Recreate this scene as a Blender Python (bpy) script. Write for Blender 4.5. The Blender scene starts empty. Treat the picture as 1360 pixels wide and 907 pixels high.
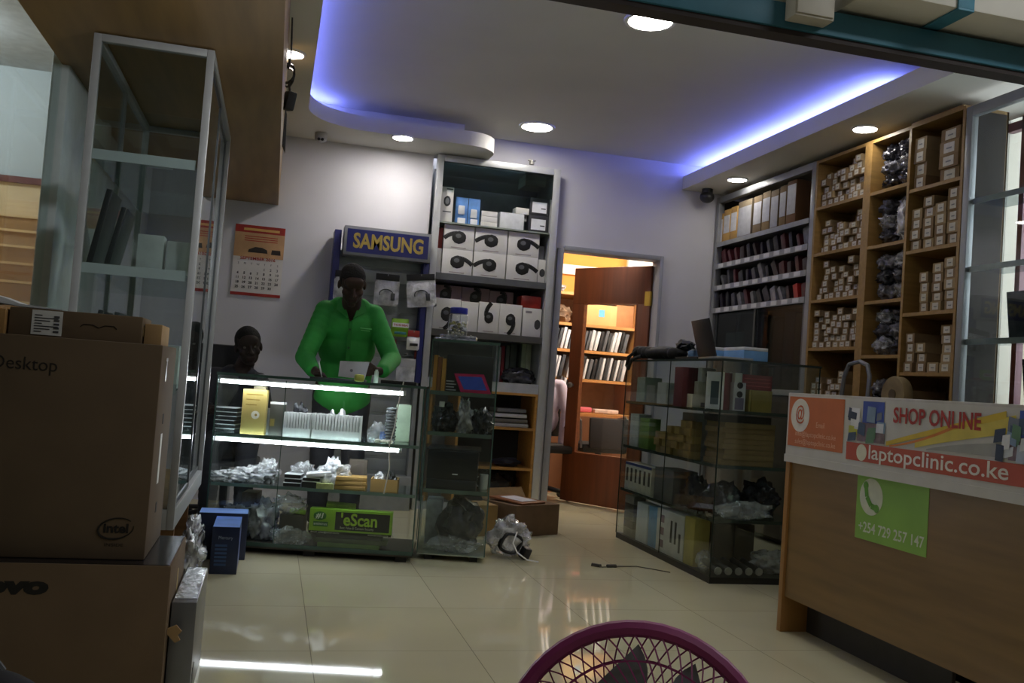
import bpy, bmesh, math, random
from mathutils import Vector, Matrix, Euler, noise
C = bpy.context.scene.collection
SC = bpy.context.scene
rnd = random.Random(7)
PI = math.pi
# ---------------------------------------------------------------- camera (solved from the vanishing lines of the photograph)
YAW, PIT, ROL, FPX, EYE = 0.248795, 0.044403, 0.072032, 1236.6, 1.0
_f = Vector((math.sin(YAW)*math.cos(PIT), math.cos(YAW)*math.cos(PIT), math.sin(PIT)))
_r = Vector((math.cos(YAW), -math.sin(YAW), 0)); _u = _r.cross(_f)
RR = _r*math.cos(ROL)+_u*math.sin(ROL); UU = -_r*math.sin(ROL)+_u*math.cos(ROL)
cam = bpy.data.objects.new('camera', bpy.data.cameras.new('camera')); C.objects.link(cam)
cam.data.sensor_width = 36; cam.data.lens = FPX/1360*36; cam.data.clip_start = .02
m = Matrix.Identity(4)
for i in range(3): m[i][0], m[i][1], m[i][2] = RR[i], UU[i], -_f[i]
m[2][3] = EYE
cam.matrix_world = m; SC.camera = cam
def ray(x, y): return RR*(x-680)/FPX-UU*(y-453.5)/FPX+_f
def at(x, y, X=None, Y=None, Z=None):
    "world point of a measured pixel on a known real plane"
    d = ray(x, y); o = Vector((0,0,EYE))
    t = (X/d.x) if X is not None else (Y/d.y) if Y is not None else ((Z-EYE)/d.z)
    return o+d*t
def FY(x0, y0, x1, y1, Y):
    xm, ym = (x0+x1)/2, (y0+y1)/2
    return at(x0,ym,Y=Y).x, at(x1,ym,Y=Y).x, at(xm,y1,Y=Y).z, at(xm,y0,Y=Y).z
def FX(x0, y0, x1, y1, X):
    xm, ym = (x0+x1)/2, (y0+y1)/2
    a, b = at(x0,ym,X=X).y, at(x1,ym,X=X).y
    return min(a,b), max(a,b), at(xm,y1,X=X).z, at(xm,y0,X=X).z
# ---------------------------------------------------------------- materials
def lin(h):
    if isinstance(h, str):
        h = h.lstrip('#'); h = [int(h[i:i+2],16)/255 for i in (0,2,4)]
    return [c/12.92 if c <= .04045 else ((c+.055)/1.055)**2.4 for c in h]
_mc = {}
def M(col, rough=.55, metal=0, var=.12, scale=14, bump=0, emit=0, spec=.5, stretch=None, key=None):
    k = (str(col), rough, metal, var, scale, bump, emit, spec, str(stretch))
    if k in _mc: return _mc[k]
    mt = bpy.data.materials.new('material'); mt.use_nodes = True; nt = mt.node_tree; N, L = nt.nodes, nt.links
    b = N['Principled BSDF']; c = lin(col)
    b.inputs['Roughness'].default_value = rough; b.inputs['Metallic'].default_value = metal
    b.inputs['Specular IOR Level'].default_value = spec
    tc = N.new('ShaderNodeTexCoord'); nz = N.new('ShaderNodeTexNoise'); nz.inputs['Scale'].default_value = scale; nz.inputs['Detail'].default_value = 4
    if stretch:
        mp = N.new('ShaderNodeMapping'); mp.inputs['Scale'].default_value = stretch
        L.new(tc.outputs['Object'], mp.inputs['Vector']); L.new(mp.outputs['Vector'], nz.inputs['Vector'])
    else: L.new(tc.outputs['Object'], nz.inputs['Vector'])
    rp = N.new('ShaderNodeValToRGB')
    rp.color_ramp.elements[0].position = .3; rp.color_ramp.elements[1].position = .7
    rp.color_ramp.elements[0].color = [max(0,x*(1-var)) for x in c]+[1]; rp.color_ramp.elements[1].color = [min(1,x*(1+var)) for x in c]+[1]
    L.new(nz.outputs['Fac'], rp.inputs['Fac']); L.new(rp.outputs['Color'], b.inputs['Base Color'])
    if bump:
        bp = N.new('ShaderNodeBump'); bp.inputs['Strength'].default_value = bump; bp.inputs['Distance'].default_value = .01
        L.new(nz.outputs['Fac'], bp.inputs['Height']); L.new(bp.outputs['Normal'], b.inputs['Normal'])
    if emit:
        b.inputs['Emission Color'].default_value = c+[1]; b.inputs['Emission Strength'].default_value = emit
    _mc[k] = mt
    return mt
def glass_mat(tint=(.86,.92,.9), refl=1.0, rough=.0, haze=0, hazecol=(.8,.82,.85), bump=0, bscale=30):
    "thin pane: clear with a fresnel reflection; haze = share of milky film (plastic bags)"
    k = ('g', tint, refl, rough, haze, bump, bscale, hazecol)
    if k in _mc: return _mc[k]
    mt = bpy.data.materials.new('material'); mt.use_nodes = True; nt = mt.node_tree; N, L = nt.nodes, nt.links
    N.remove(N['Principled BSDF']); out = N['Material Output']
    tr = N.new('ShaderNodeBsdfTransparent'); tr.inputs['Color'].default_value = (*tint,1)
    gl = N.new('ShaderNodeBsdfGlossy'); gl.inputs['Roughness'].default_value = rough; gl.inputs['Color'].default_value = (.95,.98,1,1)
    ge = N.new('ShaderNodeNewGeometry'); dt = N.new('ShaderNodeVectorMath'); dt.operation = 'DOT_PRODUCT'
    L.new(ge.outputs['Incoming'], dt.inputs[0]); L.new(ge.outputs['Normal'], dt.inputs[1])
    def mth(op, a_, b_=None):
        n_ = N.new('ShaderNodeMath'); n_.operation = op
        for i_, v_ in enumerate((a_, b_)):
            if v_ is None: continue
            if isinstance(v_, (int, float)): n_.inputs[i_].default_value = v_
            else: L.new(v_, n_.inputs[i_])
        return n_.outputs[0]
    q_ = mth('POWER', mth('SUBTRACT', 1, mth('ABSOLUTE', dt.outputs['Value'])), 5)      # schlick, the same from both sides of a pane
    mu = N.new('ShaderNodeMath'); mu.operation = 'MULTIPLY'; mu.inputs[1].default_value = refl
    L.new(mth('ADD', mth('MULTIPLY', q_, .9), .04), mu.inputs[0])
    mx = N.new('ShaderNodeMixShader'); L.new(mu.outputs[0], mx.inputs['Fac'])
    base = tr
    if haze:
        df = N.new('ShaderNodeBsdfDiffuse'); df.inputs['Color'].default_value = (*hazecol,1)
        m2 = N.new('ShaderNodeMixShader')
        nz = N.new('ShaderNodeTexNoise'); nz.inputs['Scale'].default_value = bscale; nz.inputs['Detail'].default_value = 6
        tc = N.new('ShaderNodeTexCoord'); L.new(tc.outputs['Object'], nz.inputs['Vector'])
        mr = N.new('ShaderNodeMapRange'); mr.inputs['From Min'].default_value = .35; mr.inputs['From Max'].default_value = .7
        mr.inputs['To Min'].default_value = haze*.4; mr.inputs['To Max'].default_value = min(1,haze*1.6)
        L.new(nz.outputs['Fac'], mr.inputs['Value']); L.new(mr.outputs['Result'], m2.inputs['Fac'])
        L.new(tr.outputs[0], m2.inputs[1]); L.new(df.outputs[0], m2.inputs[2]); base = m2
        if bump:
            bp = N.new('ShaderNodeBump'); bp.inputs['Strength'].default_value = bump; bp.inputs['Distance'].default_value = .02
            L.new(nz.outputs['Fac'], bp.inputs['Height'])
            L.new(bp.outputs['Normal'], gl.inputs['Normal']); L.new(bp.outputs['Normal'], df.inputs['Normal'])
    L.new(base.outputs[0], mx.inputs[1]); L.new(gl.outputs[0], mx.inputs[2]); L.new(mx.outputs[0], out.inputs['Surface'])
    _mc[k] = mt
    return mt
def emit_mat(col, s):
    k = ('e', str(col), s)
    if k in _mc: return _mc[k]
    mt = bpy.data.materials.new('material'); mt.use_nodes = True; nt = mt.node_tree; N, L = nt.nodes, nt.links
    N.remove(N['Principled BSDF']); e = N.new('ShaderNodeEmission'); e.inputs['Color'].default_value = (*lin(col),1); e.inputs['Strength'].default_value = s
    L.new(e.outputs[0], N['Material Output'].inputs['Surface']); _mc[k] = mt
    return mt
def wood(col, var=.22, scale=3.0, stretch=(1,14,14), rough=.45):
    return M(col, rough, 0, var, scale, .02, stretch=stretch)
# ---------------------------------------------------------------- mesh builder
I4 = Matrix.Identity(4)
LOC = {}
class MB:
    def __init__(s, frame=None):
        s.bm = bmesh.new(); s.fr = frame or I4
        s.ly = s.bm.faces.layers.int.new('done')          # marks the faces that already have their material
    def _tag(s, old, mi, sm):
        for f in s.bm.faces:
            if not f[s.ly]: f.material_index = mi; f.smooth = sm; f[s.ly] = 1
    def _done(s):
        for f in s.bm.faces: f[s.ly] = 1
    def box(s, x0, x1, y0, y1, z0, z1, bev=0, mi=0, mat=None, seg=2):
        old = s._done()
        vs = [s.bm.verts.new(p) for p in ((x0,y0,z0),(x1,y0,z0),(x1,y1,z0),(x0,y1,z0),(x0,y0,z1),(x1,y0,z1),(x1,y1,z1),(x0,y1,z1))]
        fs = [s.bm.faces.new([vs[i] for i in q]) for q in ((0,3,2,1),(4,5,6,7),(0,1,5,4),(1,2,6,5),(2,3,7,6),(3,0,4,7))]
        if mat is not None:
            for v in vs: v.co = mat @ v.co
        if bev:
            es = list({e for f in fs for e in f.edges})
            bmesh.ops.bevel(s.bm, geom=es, offset=bev, segments=seg, affect='EDGES', profile=.6)
        s._tag(old, mi, bool(bev)); return s
    def rbox(s, c, size, rot=(0,0,0), bev=0, mi=0):
        "box by centre, size and euler rotation"
        mt = Matrix.Translation(c) @ Euler(rot).to_matrix().to_4x4(); a, b, d = [x/2 for x in size]
        return s.box(-a,a,-b,b,-d,d,bev,mi,mt)
    def poly(s, pts, mi=0, sm=False):
        f = s.bm.faces.new([s.bm.verts.new(p) for p in pts]); f.material_index = mi; f.smooth = sm; return s
    def prism(s, pts, vec, mi=0, sm=False):
        "extrude a planar outline (3-D points) along vec"
        vec = Vector(vec); a = [s.bm.verts.new(p) for p in pts]; b = [s.bm.verts.new(Vector(p)+vec) for p in pts]; n = len(pts)
        fs = [s.bm.faces.new(a[::-1]), s.bm.faces.new(b)]
        for i in range(n):
            f = s.bm.faces.new((a[i],a[(i+1)%n],b[(i+1)%n],b[i])); f.smooth = sm; fs.append(f)
        for f in fs: f.material_index = mi
        return s
    def tube(s, pts, r, n=8, mi=0, caps=True, closed=False):
        pts = [Vector(p) for p in pts]; m_ = len(pts); rs = r if isinstance(r,(list,tuple)) else [r]*m_; rings = []
        up = None
        for i, p in enumerate(pts):
            if closed: t = (pts[(i+1)%m_]-pts[i-1])
            else: t = (pts[min(i+1,m_-1)]-pts[max(i-1,0)])
            t.normalize()
            if up is None: up = t.orthogonal().normalized()
            up = (up-t*up.dot(t))
            up = up.normalized() if up.length > 1e-6 else t.orthogonal().normalized()
            w = t.cross(up)
            rings.append([s.bm.verts.new(p+(up*math.cos(a)+w*math.sin(a))*rs[i]) for a in [2*PI*k/n for k in range(n)]])
        for i in range(m_ if closed else m_-1):
            A, B = rings[i], rings[(i+1)%m_]
            for k in range(n):
                f = s.bm.faces.new((A[k],A[(k+1)%n],B[(k+1)%n],B[k])); f.material_index = mi; f.smooth = True
        if caps and not closed:
            for rg in (rings[0][::-1], rings[-1]):
                f = s.bm.faces.new(rg); f.material_index = mi
        return s
    def cyl(s, p0, p1, r, r1=None, n=20, mi=0): return s.tube([p0,p1], [r, r if r1 is None else r1], n, mi)
    def lathe(s, c, prof, n=24, mi=0, axis='Z'):
        rings = []
        for (r, z) in prof:
            rg = []
            for k in range(n):
                a = 2*PI*k/n; v = (r*math.cos(a), r*math.sin(a), z)
                if axis == 'Y': v = (v[0], v[2], v[1])
                if axis == 'X': v = (v[2], v[0], v[1])
                rg.append(s.bm.verts.new(Vector(c)+Vector(v)))
            rings.append(rg)
        for A, B in zip(rings, rings[1:]):
            for k in range(n):
                f = s.bm.faces.new((A[k],A[(k+1)%n],B[(k+1)%n],B[k])); f.material_index = mi; f.smooth = True
        for rg in (rings[0][::-1], rings[-1]):
            f = s.bm.faces.new(rg); f.material_index = mi
        return s
    def ball(s, c, r, sub=3, mi=0, jag=0, seed=0, freq=3.0, flat=None, rot=None):
        "ellipsoid, optionally crumpled by noise and flattened at z = flat"
        r = r if isinstance(r,(tuple,list)) else (r,r,r); old = s._done()
        new = bmesh.ops.create_icosphere(s.bm, subdivisions=sub, radius=1)['verts']
        R = Euler(rot).to_matrix() if rot else None
        for v in new:
            d = v.co.copy(); k = 1
            if jag:
                q = d*freq+Vector((seed*7.3,seed*3.1,seed*1.7)); k = 1+jag*(noise.noise(q)+.6*abs(noise.noise(q*2.3))*1.5-.3)
            p = Vector((d.x*r[0]*k, d.y*r[1]*k, d.z*r[2]*k))
            if R: p = R @ p
            p += Vector(c)
            if flat is not None and p.z < flat: p.z = flat
            v.co = p
        s._tag(old, mi, True); return s
    def text(s, body, size, o, xd, ud, depth=.0008, mi=0, bold=0, align='LEFT', width=None, shear=0):
        "lettering on a surface: o = baseline start, xd = reading direction, ud = up; width squeezes the run to that length"
        cu = bpy.data.curves.new('t','FONT'); cu.body = body; cu.size = size; cu.extrude = 0; cu.offset = bold; cu.align_x = align; cu.resolution_u = 3; cu.shear = shear
        ob = bpy.data.objects.new('t', cu); C.objects.link(ob)
        dg = bpy.context.evaluated_depsgraph_get(); me = bpy.data.meshes.new_from_object(ob.evaluated_get(dg))
        xs = [v.co.x for v in me.vertices] or [0,1]; kx = 1
        if width: kx = width/max(1e-6, max(xs)-min(xs))
        xd, ud = Vector(xd).normalized(), Vector(ud).normalized(); nd = xd.cross(ud); o = Vector(o)
        vs = [s.bm.verts.new(o+xd*v.co.x*kx+ud*v.co.y+nd*depth) for v in me.vertices]
        for p in me.polygons:
            try: f = s.bm.faces.new([vs[i] for i in p.vertices]); f.material_index = mi
            except ValueError: pass
        bpy.data.objects.remove(ob); bpy.data.curves.remove(cu); bpy.data.meshes.remove(me); return s
    def build(s, name, mats, parent=None, ang=35, normals=True):
        bm = s.bm
        if normals: bmesh.ops.recalc_face_normals(bm, faces=bm.faces)
        bmesh.ops.transform(bm, matrix=s.fr, verts=bm.verts)
        me = bpy.data.meshes.new(name); o = bpy.data.objects.new(name, me); C.objects.link(o)
        if parent is None:
            if bm.verts:
                xs = [v.co for v in bm.verts]; lo = [min(v[i] for v in xs) for i in range(3)]; hi = [max(v[i] for v in xs) for i in range(3)]
                b = Matrix.Translation(((lo[0]+hi[0])/2,(lo[1]+hi[1])/2,lo[2]))
                bmesh.ops.transform(bm, matrix=b.inverted(), verts=bm.verts); o.matrix_world = b; LOC[o.name] = b
        else:
            bmesh.ops.transform(bm, matrix=LOC[parent.name].inverted(), verts=bm.verts); o.parent = parent; LOC[o.name] = LOC[parent.name]
        bm.to_mesh(me); bm.free()
        for x in (mats if isinstance(mats,(list,tuple)) else [mats]): me.materials.append(x)
        me.set_sharp_from_angle(angle=math.radians(ang))
        return o
def tag(o, label, cat, group=None, kind=None):
    if label: o['label'] = label
    if cat: o['category'] = cat
    if group: o['group'] = group
    if kind: o['kind'] = kind
    return o
def thing(name, label, cat, loc, rz=0, group=None):
    o = bpy.data.objects.new(name, None); C.objects.link(o); o.empty_display_size = .05
    o.location = loc; o.rotation_euler = (0,0,rz); LOC[o.name] = Matrix.Translation(loc) @ Matrix.Rotation(rz,4,'Z')
    return tag(o, label, cat, group)
def struct(name, mb, mats, parent=None):
    o = mb.build(name, mats, parent)
    if parent is None: o['kind'] = 'structure'
    return o
# common materials
ALU = M('#a2a4a4', .4, .25, .05); ALUW = M('#b9bbbd', .4, .35, .05)
CARD = M('#83705a', .85, 0, .1, 9, .03); CARD2 = M('#a5865c', .85, 0, .1, 9); LABELW = M('#dcdcd8', .6, 0, .06, 30)
WHITE = M('#e6e6e8', .5, 0, .03); BLACK = M('#141416', .5, 0, .2); DARK = M('#232326', .55, 0, .2)
GLASS = glass_mat(); GLASSD = glass_mat((.62,.7,.68))
FILM = glass_mat((.93,.94,.95), 1.8, .1, .22, bump=.8, bscale=22); FILMW = glass_mat((.93,.94,.95), 1.8, .12, .5, bump=.8, bscale=22)
# ================================================================ SETTING
def floor_mat():
    mt = bpy.data.materials.new('material'); mt.use_nodes = True; nt = mt.node_tree; N, L = nt.nodes, nt.links; b = N['Principled BSDF']
    tc = N.new('ShaderNodeTexCoord'); mp = N.new('ShaderNodeMapping'); mp.inputs['Location'].default_value = (.09,-3.9,0); L.new(tc.outputs['Object'], mp.inputs['Vector'])
    bk = N.new('ShaderNodeTexBrick'); bk.offset = 0; bk.inputs['Scale'].default_value = 1; bk.inputs['Brick Width'].default_value = .59; bk.inputs['Row Height'].default_value = .63
    bk.inputs['Mortar Size'].default_value = .0016; bk.inputs['Mortar Smooth'].default_value = .1
    bk.inputs['Color1'].default_value = (*lin('#e0d9b8'),1); bk.inputs['Color2'].default_value = (*lin('#dad3b1'),1); bk.inputs['Mortar'].default_value = (*lin('#a19b84'),1)
    L.new(mp.outputs['Vector'], bk.inputs['Vector'])
    nz = N.new('ShaderNodeTexNoise'); nz.inputs['Scale'].default_value = 1.7; nz.inputs['Detail'].default_value = 6; L.new(tc.outputs['Object'], nz.inputs['Vector'])
    mx = N.new('ShaderNodeMixRGB'); mx.blend_type = 'MULTIPLY'; mx.inputs['Fac'].default_value = .25; L.new(bk.outputs['Color'], mx.inputs['Color1']); L.new(nz.outputs['Fac'], mx.inputs['Color2'])
    L.new(mx.outputs['Color'], b.inputs['Base Color'])
    mr = N.new('ShaderNodeMapRange'); mr.inputs['To Min'].default_value = .02; mr.inputs['To Max'].default_value = .06; L.new(nz.outputs['Fac'], mr.inputs['Value']); L.new(mr.outputs['Result'], b.inputs['Roughness'])
    b.inputs['Specular IOR Level'].default_value = .6
    return mt
WALL = M('#d2d1d8', .8, 0, .03, 3); CEIL = M('#d8d6d0', .85, 0, .03, 2)
struct('floor', MB().box(-4,4.6,-1.5,10.6,-.1,0), floor_mat())
struct('ceiling', MB().box(-1.05,4.2,-1.5,7.22,2.91,3.0), CEIL)
# back wall with the rack recess and the storeroom doorway
w = MB()
w.box(-1.05,1.075,7.1,7.22,0,2.91); w.box(1.075,2.085,7.1,7.22,2.72,2.91); w.box(2.085,2.165,7.1,7.22,0,2.91)
w.box(2.165,3.005,7.1,7.22,2.09,2.91); w.box(3.005,4.2,7.1,7.22,0,2.91)
w.box(1.0,2.15,7.48,7.54,0,2.91); w.box(1.0,1.06,7.22,7.48,0,2.91); w.box(2.105,2.15,7.22,7.48,0,2.91)
struct('wall_back', w, WALL)
struct('wall_left', MB().box(-1.05,-.95,5.25,7.1,0,2.91), WALL)
# right wall with the tall window opening behind the end cabinet
w = MB(); w.box(3.95,4.1,4.43,7.1,0,2.91); w.box(3.95,4.1,-1.5,3.1,0,2.91); w.box(3.95,4.1,3.1,4.43,0,1.0); w.box(3.95,4.1,3.1,4.43,2.86,2.91)
struct('wall_right', w, M('#b9b2a6', .8, 0, .05, 3))
win = struct('window_1', MB().box(3.955,4.0,4.285,4.32,1.0,2.86).box(3.955,4.0,3.1,3.14,1.0,2.86).box(3.955,4.0,3.6,3.64,1.0,2.86).box(3.955,4.0,3.1,4.43,2.63,2.68).box(3.955,4.0,3.1,4.43,1.0,1.03), M('#6b4a52', .5, .2))
MB().box(3.97,3.976,3.14,4.43,1.03,2.86).build('pane', glass_mat((.95,.97,.97)), win)
struct('wall_outside', MB().box(5.2,5.3,1.5,6.5,0,1.75).box(5.2,5.3,4.9,6.5,1.75,2.4), M('#c8c4ba', .9, 0, .1, 4))
# storeroom behind the doorway
struct('wall_storeroom', MB().box(1.9,4.6,9.25,9.35,0,2.6).box(4.5,4.6,7.22,9.25,0,2.6).box(1.85,1.95,7.54,9.25,0,2.6,mi=1), [M('#c98a3c', .8, 0, .05, 3), M('#4f4338', .8)])
struct('ceiling_storeroom', MB().box(1.85,4.6,7.22,9.35,2.6,2.7), M('#d8cdb8', .8))
# corridor outside the shop front and the stairwell seen through the left glazing
struct('wall_corridor', MB().box(-4,4.6,-1.6,-1.5,0,3.0).box(-4,-3.9,-1.5,7.4,0,3.0), M('#8b8880', .8))
struct('ceiling_corridor', MB().box(-4,-1.05,-1.5,7.5,3.0,3.1), M('#b9bdc0', .8))
struct('wall_stairwell', MB().box(-4,-1.05,7.3,7.4,2.2,3.0,mi=0).box(-4,-1.05,7.3,7.4,0,2.2,mi=1).box(-1.06,-1.02,5.6,7.3,2.2,3.0,mi=0), [M('#c3cccf', .7, 0, .04, 5, stretch=(1,1,.2)), M('#e3c89c', .7, 0, .05, 5)])
struct('trim_2', MB().box(-4,-1.05,7.27,7.3,2.17,2.215), M('#6e3a34', .6))
st = MB()
for i in range(7):
    y0 = 5.5+i*.26; st.box(-2.9,-1.2,y0,7.28,1.0+i*.13 if i else 0,1.115+i*.13); st.box(-2.9,-1.19,y0-.012,7.28,1.115+i*.13,1.13+i*.13,mi=1)
o = st.build('staircase', [M('#a47c4b', .7, 0, .12, 6), M('#e0c08e', .7, 0, .08, 6)]); o['kind'] = 'structure'  # treads paler than risers: the light on them is put into the colour
# soffits: left / back slab with a rounded corner and a rounded end, right slab along the shelving
def arc(cx, cy, r, a0, a1, n=10): return [(cx+r*math.cos(math.radians(a0+(a1-a0)*i/n)), cy+r*math.sin(math.radians(a0+(a1-a0)*i/n))) for i in range(n+1)]
pl = [(-1.0,1.0),(.09,1.0)]+arc(.52,6.22,.43,180,90,14)+[(1.27,6.65)]+arc(1.27,6.87,.22,-90,0,12)+[(1.49,7.1),(-1.0,7.1)]
struct('trim_1', MB().prism([(x,y,2.715) for x,y in pl], (0,0,.105)), CEIL)
pl2 = [(-1.0,1.0),(-.1,1.0)]+arc(.45,6.28,.55,180,90,10)+[(1.25,6.83),(1.25,7.1),(-1.0,7.1)]
struct('trim_3', MB().prism([(x,y,2.82) for x,y in pl2], (0,0,.09)), CEIL)
struct('trim_4', MB().box(3.165,3.96,1.0,7.1,2.7,2.81).box(3.36,3.96,1.0,7.1,2.81,2.91), CEIL)
# wooden boxing over the left cabinet
struct('trim_5', MB().box(-.95,-.057,2.6,7.1,2.19,2.715), M('#8d7045', .5, 0, .2, 2.2, .01, stretch=(6,.7,1)))
# glazed partition on the left
FRM = M('#eef0f0', .45, 0, .05)
w = struct('window_2', MB().box(-.99,-.92,4.2,4.68,0,2.9,.012).box(-.99,-.92,1.0,4.2,2.34,2.62,.012).box(-.99,-.92,5.15,5.25,0,2.9,.01).box(-.985,-.93,4.68,5.15,1.98,2.06,.01).box(-.99,-.92,1.0,4.2,0,.25,.01).box(-.98,-.925,4.08,4.2,2.34,2.9), FRM)
MB().box(-.957,-.951,1.0,4.2,.25,2.34).box(-.957,-.951,4.68,5.15,0,2.9).build('pane', glass_mat((.9,.95,.95), .6), w)
# steel shop-front head: teal beam, dark strip painting in the shade beneath it, white fascia box, strap
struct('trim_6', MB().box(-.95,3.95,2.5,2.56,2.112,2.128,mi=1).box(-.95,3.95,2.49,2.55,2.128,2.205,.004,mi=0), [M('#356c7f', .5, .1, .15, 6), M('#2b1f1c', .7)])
struct('trim_7', MB().box(-.95,3.95,2.541,2.6,2.2,2.7).box(1.60,3.95,2.35,2.54,2.219,2.7,.006).box(-.95,3.95,2.54,2.56,2.7,2.92), M('#dcd8cc', .6, 0, .06, 3))
# downlights
def downlight(x, y, z, r, label, s):
    t = thing('downlight', label, 'ceiling light', (x,y,z-.012))
    MB().lathe((x,y,z-.012), [(r*.93,.004),(r*1.0,0),(r*1.13,.002),(r*1.16,.0119),(r*.93,.0119)], 32).build('trim_ring', WHITE, t)
    MB().lathe((x,y,z-.0115), [(.001,.0),(r*.6,-.0015),(r*.95,.002),(r*.95,.01),(.001,.01)], 32).build('lens', emit_mat('#fff9ee', s), t)
LS = 40
downlight(1.733,4.42,2.91,.118,'large round ceiling downlight nearest the teal beam',LS)
downlight(1.75,6.6,2.91,.118,'large round ceiling downlight near the back wall above the tall rack',LS)
downlight(3.365,4.92,2.70,.072,'small round downlight in right soffit above the wooden bookcase of cartons',LS*.8)
downlight(3.36,6.52,2.70,.072,'small round downlight in right soffit above the archive boxes',LS*.9)
downlight(.775,6.68,2.715,.072,'small round downlight in back soffit above the blue sign',LS*3.2)
downlight(-.04,5.2,2.715,.068,'small round downlight half hidden beside the wooden boxing',LS)
downlight(1.73,2.82,2.91,.118,'large round ceiling downlight just inside the shop front',LS*.45)
downlight(-.03,3.3,2.715,.068,'small round downlight beside the wooden boxing near the shop front',LS)
# blue cove strips
BLUE = emit_mat('#6f7cff', 28)
t = MB().box(3.315,3.35,4.62,7.05,2.812,2.822).build('led_strip', BLUE); tag(t, 'blue glowing led strip in cove above the right soffit', 'led strip')
pts = [(-.05,3.0,2.83),(-.05,6.2,2.83)]+[(x,y,2.83) for x,y in arc(.47,6.26,.5,180,112,8)]
t = MB().tube(pts, .008, 8).build('led_strip', BLUE); tag(t, 'blue glowing led strip in cove above the left soffit', 'led strip')
# world: dull daylight outside the window
wd = bpy.data.worlds.new('world'); SC.world = wd; wd.use_nodes = True
bg = wd.node_tree.nodes['Background']; bg.inputs['Color'].default_value = (.9,.95,1,1); bg.inputs['Strength'].default_value = 3.2
def lamp(name, kind, loc, e, col, size=.5, rot=(0,0,0), sy=None):
    d = bpy.data.lights.new(name, kind); d.energy = e; d.color = col
    if kind == 'AREA':
        d.size = size
        if sy: d.shape = 'RECTANGLE'; d.size_y = sy
    else: d.shadow_soft_size = size
    o = bpy.data.objects.new(name, d); C.objects.link(o); o.location = loc; o.rotation_euler = rot; return o
lamp('corridor_fill', 'AREA', (2.6,1.2,2.89), 13, (.95,.97,1), .9, (0,0,0), .2)  # unseen light added to brighten the fascia
lamp('shopfront_fill', 'POINT', (.25,2.42,2.06), 3.5, (.95,.97,1), .15)  # added light without a fixture, lifts the left cartons and frames
_s = lamp('shopfront_fill_spot', 'SPOT', (.45,2.44,2.05), 26, (.95,.97,1), .08); _s.data.spot_size = math.radians(62); _s.data.spot_blend = .6  # added spot without a fixture, brightens the left glazing frame
_s.rotation_euler = (Vector((-.9,4.1,1.45))-Vector((.45,2.44,2.05))).to_track_quat('-Z','Y').to_euler()
lamp('window_daylight', 'AREA', (4.6,3.78,2.0), 14, (.9,.96,1), 1.7, (0,math.pi/2,0), 1.25)
lamp('stairwell_lamp', 'POINT', (-2.2,6.3,2.95), 26, (.93,.97,1), .12)
lamp('stairwell_lamp', 'POINT', (-2.3,5.0,1.9), 12, (1,.84,.6), .1)
lamp('corridor_fill', 'AREA', (1.0,-.4,2.88), 5, (.9,.96,1), 1.6, (0,0,0), .5)  # added fill standing in for daylight behind the camera
lamp('storeroom_lamp', 'POINT', (3.1,8.0,2.45), 75, (1,.91,.8), .12)
SC.view_settings.view_transform = 'Standard'; SC.view_settings.look = 'None'; SC.view_settings.exposure = .4
SC.cycles.transparent_max_bounces = 32; SC.cycles.max_bounces = 10; SC.cycles.sample_clamp_indirect = 6; SC.cycles.caustics_reflective = False; SC.cycles.caustics_refractive = False
# ================================================================ LEFT: glass cabinet, cartons, floor goods
CX0, CX1, CY0, CY1, CZ0, CZ1 = -.74, -.31, 3.70, 5.10, .36, 2.185
cab = thing('display_cabinet', 'tall aluminium framed glass display cabinet standing on a wooden base at left', 'display cabinet', (-.525,4.4,0))
f = MB(); p = .028
for x in (CX0, CX1-p):
    for y in (CY0, CY1-p): f.box(x,x+p,y,y+p,CZ0,CZ1,.003)
for z in (CZ0, CZ1-p):
    zz = z+.075 if z == CZ0 else z+p
    for y in (CY0, CY1-p): f.box(CX0+p,CX1-p,y,y+p,z,zz,.002)
    for x in (CX0, CX1-p): f.box(x,x+p,CY0+p,CY1-p,z,zz,.002)
f.box(CX0+.001,CX0+.02,4.38,4.41,CZ0+.07,CZ1-p)
f.build('frame', ALU, cab)
for y0, y1, x in ((CY0+.03,4.37,CX1-.008),(4.30,CY1-.03,CX1-.02)):
    d = MB().box(x-.012,x,y0,y0+.022,CZ0+.08,CZ1-.03).box(x-.012,x,y1-.022,y1,CZ0+.08,CZ1-.03).box(x-.012,x,y0,y1,CZ0+.08,CZ0+.1).box(x-.012,x,y0,y1,CZ1-.05,CZ1-.03).build('sliding_door', M('#55585a', .35, .7, .05), cab)
    MB().box(x-.008,x-.004,y0+.02,y1-.02,CZ0+.1,CZ1-.05).build('pane', glass_mat((.86,.92,.9), 1.15), d)
MB().box(CX0+p,CX1-p,CY0+.01,CY0+.015,CZ0+.075,CZ1-p).build('end_glass', glass_mat((.87,.9,.9)), cab)
MB().box(CX0+p,CX1-p,CY1-.015,CY1-.01,CZ0+.075,CZ1-p).build('end_glass', glass_mat((.87,.9,.9)), cab)
MB().box(CX0+.008,CX0+.013,CY0+p,CY1-p,CZ0+.075,CZ1-p).build('back_glass', glass_mat((.88,.9,.9)), cab)
EDGE = M('#b4bebb', .25, 0, .05)  # strip colour paints in the shelf underside and its reflection
for z in (1.31, 1.735, .88):
    MB().box(CX0+.02,CX1-.035,CY0+.018,CY1-.02,z,z+.008).box(CX0+.02,CX1-.035,CY0+.0165,CY0+.018,z-.016,z+.022,mi=1).build('glass_shelf', [glass_mat((.6,.7,.68)), EDGE], cab)
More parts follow.
